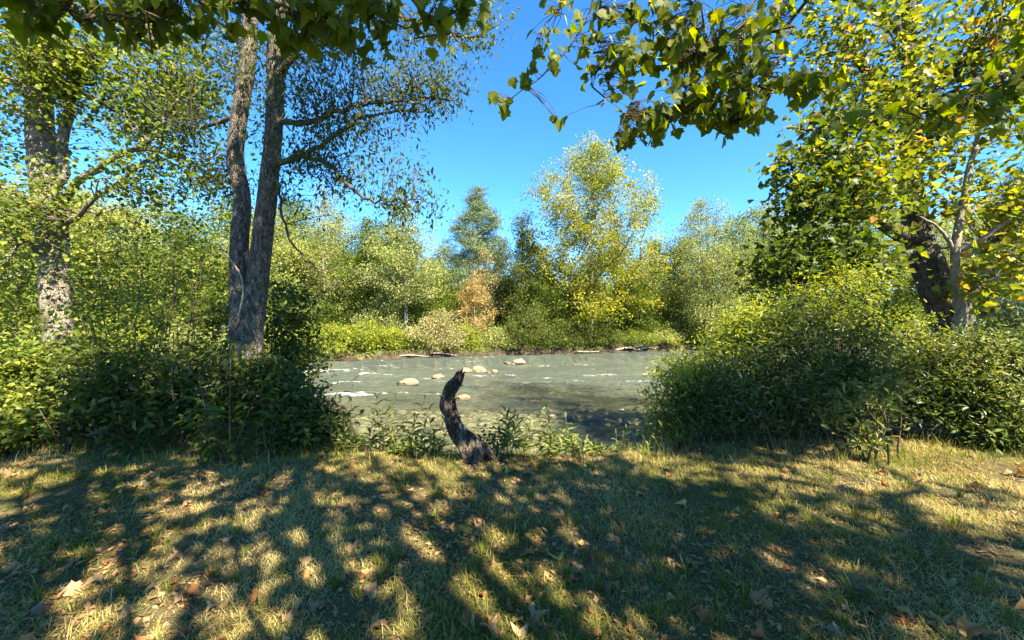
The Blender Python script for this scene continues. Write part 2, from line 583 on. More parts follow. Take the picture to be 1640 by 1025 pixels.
wave = 0.05 * fbm(WX * 0.6, WY * 1.3, 3) + (0.22 * fbm(WX * 1.0 + 3, WY * 1.9, 3)) * (0.35 + 1.3 * vnoise(WX * .16, WY * .3)) + 0.10 * foam_sparkle * fbm(WX * 1.6, WY * 2.6, 3)
nx, ny = len(wx), len(wy)
ii = np.arange(ny - 1)[:, None] * nx + np.arange(nx - 1)[None]
wf = np.stack([ii, ii + 1, ii + nx + 1, ii + nx], -1).reshape(-1, 4)
keep = (depth.ravel()[wf] > -0.25).any(1)
w = obj('river_water', np.stack([WX.ravel(), WY.ravel(), (WATER + wave).ravel()], 1), [wf[keep]], M['water'], smooth=True,
        attrs={'depth': np.clip(depth, 0, 2).ravel(), 'foam_sparkle': foam_sparkle.ravel()})
w['kind'] = 'structure'

# ------------------------------------------------------------------ plant builder
def blob(c, r, n, bias=0.5, shell=0.45, rng=R):  # bias: leaf tone per blob, own colour and painted sunlit zones
    d = norm(rng.normal(size=(n, 3)))
    u = rng.random(n) ** shell
    return np.asarray(c) + d * u[:, None] * np.asarray(r), np.full(n, bias)


def pblob(px, py, Y, rpx, rpy, ry, n, bias=0.5, shell=0.45):
    return blob(at(px, py, Y), (rpx / F * Y, ry, rpy / F * Y), n, bias, shell)


def profile_crown(base, H, prof, n, lump=0.35, seed=0, squash=1.0, bias=(0.25, 0.75), shell=0.5, lean=(0, 0)):
    """crown cluster centres: prof = [(rel height, radius m)]"""
    hs = np.array([p[0] for p in prof]); rs = np.array([p[1] for p in prof])
    h = R.uniform(hs[0], hs[-1], n * 5)
    r = np.interp(h, hs, rs)
    keep = R.random(n * 5) < (r / rs.max()) ** 1.4
    h, r = h[keep][:n], r[keep][:n]
    n = len(h)
    a = R.uniform(0, 2 * np.pi, n)
    l = 1 + lump * 3.2 * fbm(np.cos(a) * 1.3 + h * 5 + seed * 3.7, np.sin(a) * 1.3 + h * 3 + seed, 3)
    rr = r * l * R.random(n) ** shell
    c = np.stack([np.cos(a) * rr + lean[0] * h, np.sin(a) * rr * squash + lean[1] * h, h * H], 1) + np.asarray(base)
    b = R.uniform(*bias, n)
    return c, b


def plant(name, label, cat, base, mats, trunks, centres, leaf, limbs=(), auto=0, group=None, k=14, tn=40, rough=0.05, flare=0.0,
          twig=0.006, tpow=0.55, split=True, up=0.6, droop=0.3, attach_pen=2.0, limb_k=7, leaf_along=0.6, trunk_from=0.3, crown_name='foliage', leaf_kind2=None, limb_r=0.35, stemrough=None):
    """trunks/limbs: [(points, radii)] in world space; centres: (C, bias); leaf = dict(kind,size,n,sig)"""
    base = np.asarray(base, float)
    root = empty(name, base)
    tag(root, label, cat, group)
    S, Sr = [], []
    tparts = []
    for i, (pts, rad) in enumerate(trunks):
        V, Fc, P, r = trunk_mesh(pts, rad, k, tn, rough, seed=i + len(label), flare=flare)
        tparts.append((V - base, Fc))
        j = int(len(P) * trunk_from)
        S.append(P[j:]); Sr.append(r[j:])
    if split and len(tparts) > 1:
        for V, Fc in tparts:
            obj('trunk', V, Fc, mats[0], root, smooth=True)
        tparts = []
    S, Sr = np.concatenate(S), np.concatenate(Sr)
    C, B = centres
    lim = [(np.asarray(p, float), np.asarray(q, float)) for p, q in limbs]
    if auto and len(C):
        idx = [int(R.integers(len(C)))]
        d = np.linalg.norm(C - C[idx[0]], axis=1)
        while len(idx) < min(auto, len(C)):
            j = int(np.argmax(d)); idx.append(j)
            d = np.minimum(d, np.linalg.norm(C - C[j], axis=1))
        for j in idx:
            c = C[j]
            hd = np.linalg.norm(S[:, :2] - c[:2], axis=1)
            cost = np.abs(S[:, 2] - (c[2] - 0.55 * hd)) + 0.3 * hd
            s = int(np.argmin(cost))
            p0 = S[s]; v = c - p0; L = np.linalg.norm(v)
            mid1 = p0 + v * 0.33 + R.normal(size=3) * 0.05 * L + np.array([0, 0, .02 * L])
            mid2 = p0 + v * 0.66 + R.normal(size=3) * 0.06 * L + np.array([0, 0, .05 * L])
            r0 = min(Sr[s] * 0.6, 0.012 * L + 0.01)
            lim.append((np.array([p0, mid1, mid2, c]), np.array([r0, r0 * .75, r0 * .5, r0 * .2])))
    LS, LR, LI = [S], [Sr], [np.full(len(S), -1)]
    lparts = []
    for i, (p, q) in enumerate(lim):
        n = max(10, 4 * len(p))
        P = spline(p, n)
        P[1:-1] += R.normal(size=(n - 2, 3)) * 0.006 * np.linalg.norm(P[-1] - P[0])
        r = np.interp(np.linspace(0, 1, n), np.linspace(0, 1, len(q)), q)
        V, Fc = tubes(P[None], r[None], limb_k)
        lparts.append([(V - base, Fc)])
        LS.append(P[2:]); LR.append(r[2:]); LI.append(np.full(n - 2, i))
    S, Sr, SI = np.concatenate(LS), np.concatenate(LR), np.concatenate(LI)
    # twigs
    if len(C):
        dv = C[:, None, :] - S[None]
        d = np.linalg.norm(dv, axis=2) + attach_pen * np.maximum(-dv[:, :, 2], 0) * 0.5
        s = np.argmin(d, axis=1)
        P0 = S[s]; v = C - P0
        L = np.linalg.norm(v, axis=1, keepdims=True)
        nt_ = 6
        t = np.linspace(0, 1, nt_)[None, :, None]
        bow = np.sin(np.pi * t) * (np.array([0, 0, 0.10]) * L + R.normal(size=(len(C), 3)) * 0.10 * L)[:, None]
        TP = P0[:, None] + v[:, None] * t + bow
        r0 = np.minimum(Sr[s] * 0.5, twig + 0.006 * L[:, 0])
        TR = r0[:, None] * np.linspace(1, 0.25, nt_)[None]
        own = SI[s]
        for i in range(-1, len(lim)):
            mk = own == i
            if mk.any():
                tb = tubes(TP[mk] - base, TR[mk], 4)
                (tparts if i < 0 else lparts[i]).append(tb)
    if tparts:
        V, Fc = merge(tparts)
        o = obj('trunk' if not (split and len(trunks) > 1) and len(trunks) < 3 else 'branchwork', V, Fc, mats[0], root, smooth=True)
        if o.name.startswith('branchwork'):
            o['kind'] = 'stuff'
    if split:
        for lp in lparts:
            V, Fc = merge(lp)
            obj('limb', V, Fc, mats[1], root, smooth=True)
    elif lparts:
        V, Fc = merge([q for lp in lparts for q in lp])
        obj('branchwork', V, Fc, mats[1], root, smooth=True)['kind'] = 'stuff'
    if len(C) and leaf['n'] > 0:
        n = leaf['n']
        cnt = R.poisson(n, len(C))
        ci = np.repeat(np.arange(len(C)), cnt)
        m = len(ci)
        tt = 1 - leaf_along * R.random(m)
        f = tt * (nt_ - 1); i0 = np.minimum(f.astype(int), nt_ - 2); fr = (f - i0)[:, None]
        P = TP[ci, i0] * (1 - fr) + TP[ci, i0 + 1] * fr
        P = P + R.normal(size=(m, 3)) * leaf['sig'] * np.array([1, 1, leaf.get('flat', 0.7)])
        ax, nr = leaf_frames(m, up, droop, out=norm(v)[ci] * 0.6)
        size = leaf['size'] * R.uniform(0.45, 1.35, m)
        V, Fc, q = leaves(P - base, ax, nr, size, leaf['kind'])
        rnd = np.clip(B[ci] + R.normal(size=m) * leaf.get('var', 0.16) + (R.normal(size=len(C)) * 0.10)[ci], 0.01, 0.99)
        o = obj(crown_name, V, Fc, mats[2], root, attrs={'rnd': np.repeat(rnd, q)})
        o['kind'] = 'stuff'
    return root


def cat2(*cs):
    return np.concatenate([c[0] for c in cs]), np.concatenate([c[1] for c in cs])


def gnd(x, y):
    return np.array([x, y, float(ground_z(x, y))])


G = {}
G['fresh'] = leaf_mat('fresh_green_leaf', [(0.04, 0.069, 0.013), (0.079, 0.122, 0.021), (0.135, 0.175, 0.031), (0.237, 0.245, 0.043)], .42)
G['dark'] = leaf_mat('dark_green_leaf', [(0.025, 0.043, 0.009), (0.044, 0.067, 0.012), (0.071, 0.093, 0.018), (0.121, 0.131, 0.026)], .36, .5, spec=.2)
G['glossy'] = leaf_mat('glossy_shrub_leaf', [(.028, .048, .013), (.055, .083, .02), (.10, .13, .03), (.20, .19, .055)], .34, .42, spec=.28)
G['yellow'] = leaf_mat('yellowing_leaf', [(0.068, 0.101, 0.021), (0.16, 0.186, 0.023), (0.305, 0.28, 0.024), (0.423, 0.339, 0.024)], .4)
G['maple'] = leaf_mat('yellow_green_maple_leaf', [(0.025, 0.047, 0.01), (0.076, 0.111, 0.017), (0.187, 0.196, 0.025), (0.323, 0.272, 0.03), (0.357, 0.136, 0.043)], .45, pos=[0, .45, .76, .95, 1])
G['olive'] = leaf_mat('olive_leaf', [(0.081, 0.108, 0.041), (0.149, 0.182, 0.061), (0.23, 0.257, 0.088), (0.338, 0.331, 0.121)], .36)
G['pale'] = leaf_mat('pale_green_leaf', [(0.086, 0.117, 0.041), (0.161, 0.194, 0.059), (0.247, 0.264, 0.077), (0.37, 0.351, 0.1)], .4)
G['pine'] = leaf_mat('pine_needle', [(0.043, 0.08, 0.046), (0.08, 0.123, 0.07), (0.131, 0.181, 0.094), (0.203, 0.232, 0.116)], .2)
G['rust'] = leaf_mat('rusty_leaf', [(0.14, 0.112, 0.044), (0.26, 0.179, 0.062), (0.36, 0.224, 0.081), (0.42, 0.302, 0.112)], .35)
G['brush'] = leaf_mat('dry_brush_leaf', [(0.099, 0.094, 0.044), (0.187, 0.171, 0.077), (0.264, 0.237, 0.11), (0.363, 0.308, 0.154)], .3)
G['lime'] = leaf_mat('lime_shrub_leaf', [(0.071, 0.103, 0.016), (0.135, 0.174, 0.024), (0.206, 0.238, 0.032), (0.301, 0.301, 0.048)], .4)
G['canopy'] = leaf_mat('overhanging_lobed_leaf', [(.045, .07, .008), (.065, .095, .010), (.095, .125, .012), (.18, .18, .018)], .62, .5, spec=.2, tint=(1.7, 1.6, .3))
G['canopy_one'] = leaf_mat('overhanging_lobed_leaf_single', [(.045, .07, .008), (.065, .095, .010), (.10, .125, .012), (.21, .20, .02), (.32, .25, .02)], .58, .5, spec=.2, objrand=True, pos=[0, .45, .85, .97, 1], tint=(1.7, 1.6, .3))

LM = [(60, 'the pale mottled trunk'), (240, 'the understory thicket'), (400, 'the twin trunks'), (520, 'the feathery tree'), (588, 'the dense deep green tree'), (650, 'the pale straight trunk'), (708, 'the pale broken stem'),
      (764, 'the pine and rusty tree'), (838, 'the dark slender tree'), (948, 'the tall yellow tree'), (1050, 'the gap before the willow'), (1132, 'the leaning willow stems'), (1225, 'the rounded olive tree'), (1350, 'the tall right bush'), (1460, 'the leaning dark trunk'), (1600, 'the slim maple')]


def near_landmark(px):
    return min(LM, key=lambda t: abs(t[0] - px))[1]


# ------------------------------------------------------------------ far bank wood
SP = {}


def far_tree(name, label, px, Y, top, half, prof, gmat, bark='twig', n=420, leafn=55, size=.17, sig=.34, kind='diamond', group=None, trunk_r=.16, lean=(0, 0),
             auto=12, lump=.4, bias=(.2, .75), up=.6, droop=.3, cat='tree', multi=0, shell=.5, flat=.7, tfrom=.25, wob=.25, bare=False):
    x = (px - CX) / F * Y
    b = gnd(x, Y); b[2] -= 0.1
    H = CH + (CY - top) / F * Y - b[2]
    rm = half / F * Y
    C = profile_crown(b, H, [(h, r * rm) for h, r in prof], n, lump, seed=px * .13, bias=bias, lean=lean, shell=shell)
    trunks = []
    for i in range(max(1, multi)):
        o = R.normal(size=3) * .12 * (multi > 1)
        dx = (R.normal(size=2) * .16 * H) if multi > 1 else np.zeros(2)
        hs = [0, .25, .5, .75, .97]
        pts = [b + np.array([lean[0] * h + o[0] + dx[0] * h + R.normal() * wob * h * (1 - h), lean[1] * h + o[1] + dx[1] * h + R.normal() * wob * h * (1 - h), h * H]) for h in hs]
        trunks.append((pts, [trunk_r, trunk_r * .8, trunk_r * .55, trunk_r * .3, .02]))
    return plant(name, label, cat, b, (M[bark], M[bark] if bark != 'twig' else M['twig'], G[gmat]), trunks, C,
                 dict(kind=kind, size=size, n=leafn, sig=sig, flat=flat), auto=auto, group=group, k=8, tn=24, split=False, up=up, droop=droop, trunk_from=tfrom, limb_k=5)


ROUND = [(.18, .35), (.3, .8), (.5, 1.0), (.7, .85), (.88, .5), (1.0, .12)]
OVAL = [(.10, .3), (.25, .75), (.45, .95), (.65, .8), (.85, .45), (1.0, .08)]
SPIRE = [(.12, .8), (.3, 1.0), (.5, .8), (.7, .55), (.85, .3), (1.0, .05)]
LOW = [(.02, .7), (.2, 1.0), (.5, 1.0), (.8, .7), (1.0, .25)]

far_tree('yellow_tree', 'tall tree turning bright yellow on the far bank', 948, 37.5, 226, 104,
         [(.06, .65), (.16, 1.0), (.3, .98), (.45, .82), (.6, .95), (.75, .85), (.88, .6), (1.0, .22)], 'yellow', 'pale_bark', n=960, leafn=54, size=.21, sig=.36, trunk_r=.2, bias=(.12, .68), lump=.42, auto=18)
far_tree('pine_tree', 'blue green pine standing above the rusty little tree', 764, 41, 296, 66, [(.1, .8), (.3, 1.0), (.5, .9), (.68, .7), (.82, .45), (.92, .25), (1.0, .06)], 'pine', 'dark_bark', n=560, leafn=140, size=.34, sig=.38, kind='needle', trunk_r=.2, auto=22, lump=.35, flat=.35, up=.3, droop=-.2)
far_tree('olive_tree', 'thin brownish olive tree in front of the pine', 775, 37.5, 396, 46, OVAL, 'brush', n=190, leafn=40, size=.13, sig=.3, lump=.5)
far_tree('slender_tree', 'dark slender tree between the pine and the yellow tree', 838, 36.5, 336, 36, [(.05, .7), (.2, .9), (.45, 1.0), (.65, .75), (.85, .6), (1.0, .2)], 'dark', 'dark_bark', n=330, leafn=46, size=.17, lump=.55, bias=(.3, .95))
far_tree('rusty_tree', 'small rust orange tree with thin foliage at the far water edge', 760, 34.2, 434, 36, OVAL, 'rust', 'pale_bark', n=150, leafn=34, size=.12, sig=.22, trunk_r=.07, lump=.4)
far_tree('pale_trunk_tree', 'leafy green tree with a pale straight trunk on the far bank', 650, 33.0, 326, 60, [(.25, .5), (.38, .9), (.55, 1.0), (.75, .8), (.9, .5), (1.0, .15)], 'olive', 'pale_bark', n=400, leafn=50, size=.16, sig=.32, trunk_r=.19, lump=.5, wob=.1)
far_tree('broken_snag_tree', 'pale broken stem with sparse leaves beside the pine', 708, 36, 408, 20, [(.3, 1), (.6, .8), (1.0, .3)], 'olive', 'pale_bark', n=60, leafn=30, size=.14, trunk_r=.12, wob=.1)
far_tree('willow_tree', 'grey green willow with leaning stems at the far water edge', 1132, 38, 318, 82, [(.1, .5), (.25, .85), (.5, 1.0), (.7, .85), (.88, .55), (1.0, .15)], 'olive', 'twig', n=700, leafn=64, size=.15, sig=.36, kind='diamond', trunk_r=.15, multi=4, lump=.4, bias=(.15, .7))
far_tree('leafy_tree', 'mid green tree squeezed between the yellow tree and the willow', 1050, 42, 376, 48, ROUND, 'fresh', n=320, leafn=50, size=.18, lump=.4)
far_tree('feathery_tree', 'tall pale feathery tree on the far bank behind the drooping twigs', 520, 33.5, 300, 60, OVAL, 'pale', 'pale_bark', n=300, leafn=42, size=.14, sig=.3, lump=.55, trunk_r=.13)
far_tree('dense_tree', 'dense deep green tree next to the pale trunk on the far bank', 588, 35.5, 352, 60, ROUND, 'fresh', n=420, leafn=52, size=.17, lump=.45, bias=(.1, .6))
far_tree('round_tree', 'rounded olive tree right behind the willow', 1225, 42, 322, 66, ROUND, 'olive', n=420, leafn=52, size=.19, lump=.45)
far_tree('young_tree', 'yellow green young tree right of the pale trunk', 690, 35, 430, 34, LOW, 'lime', n=180, leafn=44, size=.15, lump=.4, bias=(.1, .6))
far_tree('shaded_tree', 'low dark green tree under the yellow tree', 875, 37.2, 440, 46, LOW, 'fresh', n=300, leafn=48, size=.16, lump=.4, bias=(.05, .5))
# dead branch above the wood
# fill trees of the wood: three kinds, copied
protos = []
for i, (px, Y, top, half, gm, pr) in enumerate([(430, 33, 330, 78, 'pale', ROUND), (300, 29, 346, 84, 'fresh', LOW), (1300, 44, 330, 84, 'olive', LOW)]):
    protos.append((far_tree('wood_tree', ['pale green broadleaf tree in the wood across the river', 'mid green bushy tree in the wood across the river', 'olive round tree in the wood across the river'][i],
                            px, Y, top, half, pr, gm, n=460, leafn=55, size=.18, lump=.45, group='broadleaf trees of the wood across the river', bias=(.15, .8)), top, Y))
for i, (px, Y, top, kind, ws) in enumerate([
        (200, 28, 324, 0, 1.0), (95, 26, 317, 1, 1.1), (-20, 25, 302, 0, 1.1), (-140, 25, 302, 2, 1.1),
        (370, 40, 322, 1, 1.0), (250, 40, 302, 2, 1.2), (130, 36, 302, 0, 1.2), (20, 34, 292, 2, 1.2), (470, 43, 324, 1, 1.0), (545, 45, 334, 2, 1.0), (620, 46, 360, 1, .9),
        (690, 48, 410, 0, .8), (730, 47, 422, 1, .8), (800, 48, 412, 2, .8), (860, 47, 392, 1, .8), (905, 50, 372, 2, .8), (985, 49, 372, 1, .8),
        (1100, 50, 377, 0, .9), (1180, 49, 352, 1, 1.0), (1260, 50, 342, 0, 1.1), (1360, 46, 322, 1, 1.1), (1440, 46, 327, 2, 1.1), (1530, 45, 332, 0, 1.1), (1620, 46, 322, 1, 1.2), (1720, 46, 322, 2, 1.2),
        (665, 41, 432, 2, .7), (815, 40, 447, 0, .6), (1015, 41, 422, 2, .7), (1080, 41, 447, 1, .7), (500, 38, 382, 1, .9), (420, 36, 392, 2, .9), (1190, 43, 422, 2, .8)]):
    pt, ptop, pY = protos[kind]
    b = gnd((px - CX) / F * Y, Y); b[2] -= .1
    H = CH + (CY - top) / F * Y - b[2]
    pH = CH + (CY - ptop) / F * pY - pt.location[2]
    s = H / pH
    copy_tree(pt, b, R.uniform(0, 6.28), (s * ws, s * ws, s), ['pale green', 'mid green bushy', 'olive round'][kind] + ' wood tree across the river behind ' + near_landmark(px))
far_tree('pine_tree', 'dark pine rising behind the slim pale stemmed maple', 1625, 34, 262, 70, SPIRE, 'pine', 'dark_bark', n=420, leafn=130, size=.34, sig=.34, kind='needle', trunk_r=.2, auto=20, flat=.35, up=.3, droop=-.2)

# dead bare branch above the wood
b = at(1036, 400, 40)
far = gnd(b[0], 40)
plant('dead_tree', 'bare dead stem poking above the wood beside the yellow tree', 'tree', far, (M['twig'], M['twig'], G['brush']),
      [([far, at(1030, 470, 40), at(1026, 395, 40), at(1034, 365, 40), at(1036, 338, 40)], [.14, .12, .09, .06, .03])], (np.zeros((0, 3)), np.zeros(0)),
      dict(n=0), limbs=[([at(1027, 400, 40), at(1022, 385, 40), at(1020, 372, 40)], [.05, .04, .02])], k=7, tn=20, split=False)

# far bank shrubs
shr = [(528, 519, 50, 'lime', 'lime green shrub spilling over the far bank beside the rapids'), (585, 508, 42, 'lime', 'broad lime green shrub on the far bank under the dense tree'),
       (630, 528, 26, 'lime', 'low lime shrub at the foot of the pale trunk'), (706, 498, 50, 'brush', 'grey brown brush pile shrub overhanging the far water edge'),
       (668, 538, 26, 'pale', 'small pale shrub between the pale trunk and the brush'), (745, 523, 22, 'lime', 'small lime shrub under the rusty tree'), (795, 528, 26, 'olive', 'olive green shrub right of the rusty tree'),
       (850, 496, 44, 'dark', 'dark green shrub in the shade below the slender tree'), (905, 512, 48, 'dark', 'dark green shrub hanging over the shaded bank below the yellow tree'), (965, 520, 40, 'dark', 'dark shrub at the foot of the yellow tree'),  # dark leaf colour stands in for shade on this stretch of bank
       (1015, 530, 34, 'fresh', 'low green shrub beside the driftwood'), (1060, 526, 34, 'pale', 'pale green shrub left of the willow stems'), (1110, 519, 40, 'fresh', 'green shrub around the willow stems'), (1165, 522, 44, 'lime', 'lime green shrub right of the willow stems'),
       (1230, 522, 60, 'olive', 'olive shrub partly behind the big right bush'), (470, 534, 50, 'fresh', 'green shrub on the far bank behind the rapids'), (400, 513, 60, 'pale', 'pale shrub on the far bank behind the twin trunks'), (310, 522, 60, 'olive', 'olive shrub across the rapids behind the saplings'),
       (200, 510, 70, 'lime', 'lime shrub across the rapids behind the left saplings'), (90, 521, 80, 'pale', 'pale shrub across the river behind the mottled trunk')]
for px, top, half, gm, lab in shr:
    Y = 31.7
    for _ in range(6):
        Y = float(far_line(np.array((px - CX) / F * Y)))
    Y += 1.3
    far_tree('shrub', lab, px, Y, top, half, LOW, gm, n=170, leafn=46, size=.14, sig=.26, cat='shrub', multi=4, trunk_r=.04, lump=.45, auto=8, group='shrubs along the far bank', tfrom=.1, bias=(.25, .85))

# second row of understory behind the bank shrubs
us = far_tree('understory_tree', 'low leafy understory tree under the far wood', 800, 40.5, 462, 44, LOW, 'fresh', n=230, leafn=50, size=.17, sig=.34, multi=3, trunk_r=.06, lump=.45, group='low trees under the far wood', tfrom=.1, bias=(.05, .6))
us2 = far_tree('understory_tree', 'low olive understory tree under the far wood', 560, 39, 466, 44, LOW, 'olive', n=230, leafn=50, size=.17, sig=.34, multi=3, trunk_r=.06, lump=.45, group='low trees under the far wood', tfrom=.1, bias=(.05, .6))
for i, px in enumerate(range(60, 1420, 47)):
    if abs(px - 800) < 20 or abs(px - 560) < 20:
        continue
    px = px + R.uniform(-14, 14)
    Y = 31.7
    for _ in range(6):
        Y = float(far_line(np.array((px - CX) / F * Y)))
    Y += R.uniform(4.0, 7.5)
    s_ = R.uniform(.75, 1.25)
    b = gnd((px - CX) / F * Y, Y); b[2] -= .1
    copy_tree(us if i % 3 else us2, b, R.uniform(0, 6.28), (s_ * 1.15, s_, s_ * R.uniform(.8, 1.25)), ('low leafy' if i % 3 else 'low olive') + ' understory tree across the river behind ' + near_landmark(px))

# undergrowth carpet on the far bank
n = 60000
ux = R.uniform(-34, 34, n)
uy = far_line(ux) + 0.1 + R.random(n) ** 1.3 * 12
uz = ground_z(ux, uy) + R.random(n) ** 2 * (0.2 + 2.2 * np.clip(vnoise(ux * .8, uy * .8) - .3, 0, 1)) * 1.3
P = np.stack([ux, uy, uz], 1)
ax, nr = leaf_frames(n, .8, .2)
V, Fc, q = leaves(P, ax, nr, R.uniform(.10, .22, n), 'diamond')
o = obj('undergrowth', V, Fc, G['fresh'], attrs={'rnd': np.repeat(np.clip(vnoise(ux * .5, uy * .5) * .9 - .05 + R.normal(size=n) * .12, .01, .99), q)})
tag(o, 'leafy undergrowth covering the far bank under the trees', 'undergrowth', kind='stuff')

# ------------------------------------------------------------------ rocks
def rock_mesh(name, seed, mat, sub=4, lump=.95):
    import bmesh
    bm = bmesh.new()
    bmesh.ops.create_icosphere(bm, subdivisions=sub, radius=1)
    V = np.array([v.co[:] for v in bm.verts])
    d = lump * (fbm(V[:, 0] * 1.2 + seed * 5, V[:, 1] * 1.2 + V[:, 2] * .9, 3) + fbm(V[:, 2] * 1.4 + seed, V[:, 0] * .8 + seed * 2, 3))
    V = V * (1 + d[:, None])
    V[:, 2] = np.where(V[:, 2] < -.35, -.35, V[:, 2])
    for v, c in zip(bm.verts, V):
        v.co = c
    me = bpy.data.meshes.new(name)
    bm.to_mesh(me); bm.free()
    me.polygons.foreach_set('use_smooth', np.ones(len(me.polygons), dtype=bool))
    me.materials.append(mat)
    return me


for i, (px, py, wpx, hr, dark, lab) in enumerate([
        (654, 616, 30, .40, 0, 'smooth tan boulder sloping into the white riffle'), (700, 606, 21, .5, 0, 'rounded tan boulder alone above the riffle'),
        (747, 597, 16, .62, 0, 'small tan boulder touching the left side of the biggest cluster boulder'), (766, 597, 27, .56, 0, 'largest tan boulder in the midstream cluster'),
        (783, 598, 10, .6, 1, 'small dark wet stone inside the midstream cluster'), (792, 598, 13, .6, 0, 'small tan boulder ending the midstream cluster'),
        (831, 583, 19, .58, 0, 'tan boulder nearest the far bank'), (813, 583, 11, .45, 1, 'dark stones beside the boulder nearest the far bank'), (821, 584, 9, .35, 1, 'flat dark stone between the far boulder and its dark neighbour'),
        (741, 641, 27, .42, 0, 'low tan boulder behind the curved dead stump'), (664, 664, 15, .4, 0, 'small pale stone showing above the shallows left of the stump'),
        (886, 669, 13, .5, 0, 'small pinkish stone in the shallows below the dark shade'), (910, 659, 17, .2, 0, 'flat pinkish rock barely above the shallows'),
        (912, 671, 14, .45, 1, 'dark wet rock below the flat pinkish rock'), (940, 675, 9, .5, 1, 'small dark stone in the shallows'), (957, 674, 22, .3, 1, 'dark sloping wet rock near the right bush'),
        (1004, 680, 14, .35, 1, 'dark stone beside the tip of the right bush'), (925, 586, 16, .14, 0, 'flat tan rock awash in the far current'), (1016, 640, 12, .2, 1, 'dark rock awash beside the right bush')]):
    Y = (CH - WATER) * F / (py - CY)
    X = (px - CX) / F * Y
    r = wpx / 2 / F * Y
    o = link('boulder', rock_mesh('boulder', i * 1.7 + .3, M['wet_rock' if dark else 'boulder']), loc=(X, Y + r * .5, WATER + r * hr * .2), rot=(0, 0, R.uniform(0, 6.3)), scale=(r, r * R.uniform(.75, 1.0), r * hr * 1.15))
    tag(o, lab, 'boulder', 'boulders in the river')

# cobbles of the shallow bed
parts = []
import bmesh
bm = bmesh.new(); bmesh.ops.create_icosphere(bm, subdivisions=2, radius=1)
ico = np.array([v.co[:] for v in bm.verts]); icf = np.array([[v.index for v in f.verts] for f in bm.faces]); bm.free()
n = 700
cx = R.uniform(-6, 8, n); cyy = R.uniform(6.2, 15, n)
ok = cyy > edge(cx) + 1.2
cx, cyy = cx[ok], cyy[ok]
for x, y in zip(cx, cyy):
    r = R.uniform(.06, .2) * (1.4 if R.random() < .15 else 1)
    z = float(ground_z(x, y))
    v = ico * np.array([r, r * R.uniform(.7, 1.2), r * .55]) * (1 + .15 * R.normal(size=(1, 3)))
    a = R.uniform(0, 6.3)
    v = np.stack([v[:, 0] * math.cos(a) - v[:, 1] * math.sin(a), v[:, 0] * math.sin(a) + v[:, 1] * math.cos(a), v[:, 2]], 1)
    parts.append((v + np.array([x, y, min(z + r * .15, WATER - r * .55 - .02)]), [icf]))
V, Fc = merge(parts)
o = obj('cobbles', V, Fc, M['cobble'], smooth=True)
tag(o, 'rounded tan cobbles lying under the shallow clear water', 'cobbles', kind='stuff')

# far-bank driftwood
for i, (x0, y0, x1, y1, r) in enumerate([(985, 561, 1042, 553, .10), (1000, 557, 1030, 562, .07), (1012, 552, 1050, 559, .08), (1022, 560, 1055, 556, .06), (640, 570, 690, 573, .05), (690, 566, 735, 571, .06), (900, 566, 960, 563, .07)]):
    Y = 31.7
    for _ in range(6):
        Y = float(far_line(np.array(((x0 + x1) / 2 - CX) / F * Y)))
    Y -= .15
    p, q = at(x0, y0, Y - .3), at(x1, y1, Y + .4)
    p[2] = max(p[2], WATER - .02); q[2] = max(q[2], WATER + .05)
    V, Fc, _, _ = trunk_mesh([p, p * .66 + q * .34 + [0, 0, .08], p * .34 + q * .66 + [0, .1, .03], q], [r, r, r * .8, r * .4], 8, 16, .12, i)
    o = obj('driftwood_log', V - p, Fc, M['log'], smooth=True, loc=p)
    tag(o, ['longest bleached log on the far bank below the willow', 'short bleached log crossing the driftwood pile', 'bleached log topping the driftwood pile', 'thin log at the right end of the driftwood pile',
            'thin fallen stem along the bank below the pale trunk', 'fallen stem below the brown brush', 'fallen stem in the shade below the yellow tree'][i], 'log', 'driftwood on the far bank')

# ------------------------------------------------------------------ near trees
# mottled pale tree on the left
Yt = 7.6
tb = gnd(*at(95, 600, Yt)[:2]); tb[2] -= .15
tr = [tb, at(97, 560, Yt), at(88, 470, Yt), at(84, 370, Yt), at(72, 290, Yt), at(64, 200, Yt), at(60, 110, Yt), at(48, 0, Yt), at(30, -140, Yt), at(20, -320, Yt)]
limbs = [([at(88, 345, Yt), at(96, 280, Yt - .1), at(103, 220, Yt - .1), at(120, 140, Yt), at(150, 95, Yt), at(190, 66, Yt), at(240, 20, Yt)], [.11, .09, .085, .075, .06, .05, .03]),
         ([at(92, 325, Yt), at(120, 298, Yt - .2), at(170, 262, Yt - .4), at(220, 236, Yt - .5), at(262, 215, Yt - .6), at(275, 190, Yt - .6)], [.075, .065, .055, .045, .032, .015]),
         ([at(220, 236, Yt - .5), at(300, 255, Yt - .5), at(340, 285, Yt - .4)], [.05, .03, .015]),
         ([at(70, 140, Yt), at(130, 150, Yt + .2), at(190, 180, Yt + .3), at(235, 215, Yt + .3)], [.07, .055, .04, .02]),
         ([at(100, 345, Yt - .2), at(125, 338, Yt - .3), at(160, 342, Yt - .4)], [.05, .035, .02]),
         ([at(70, 160, Yt), at(20, 130, Yt - .2), at(-60, 120, Yt - .3), at(-140, 60, Yt - .3)], [.09, .07, .05, .03]),
         ([at(78, 430, Yt - .1), at(40, 385, Yt - .4), at(10, 420, Yt - .6)], [.05, .04, .02]),
         ([at(55, 60, Yt), at(130, -20, Yt - .4), at(230, -60, Yt - .6), at(330, -70, Yt - .6)], [.1, .08, .05, .03])]
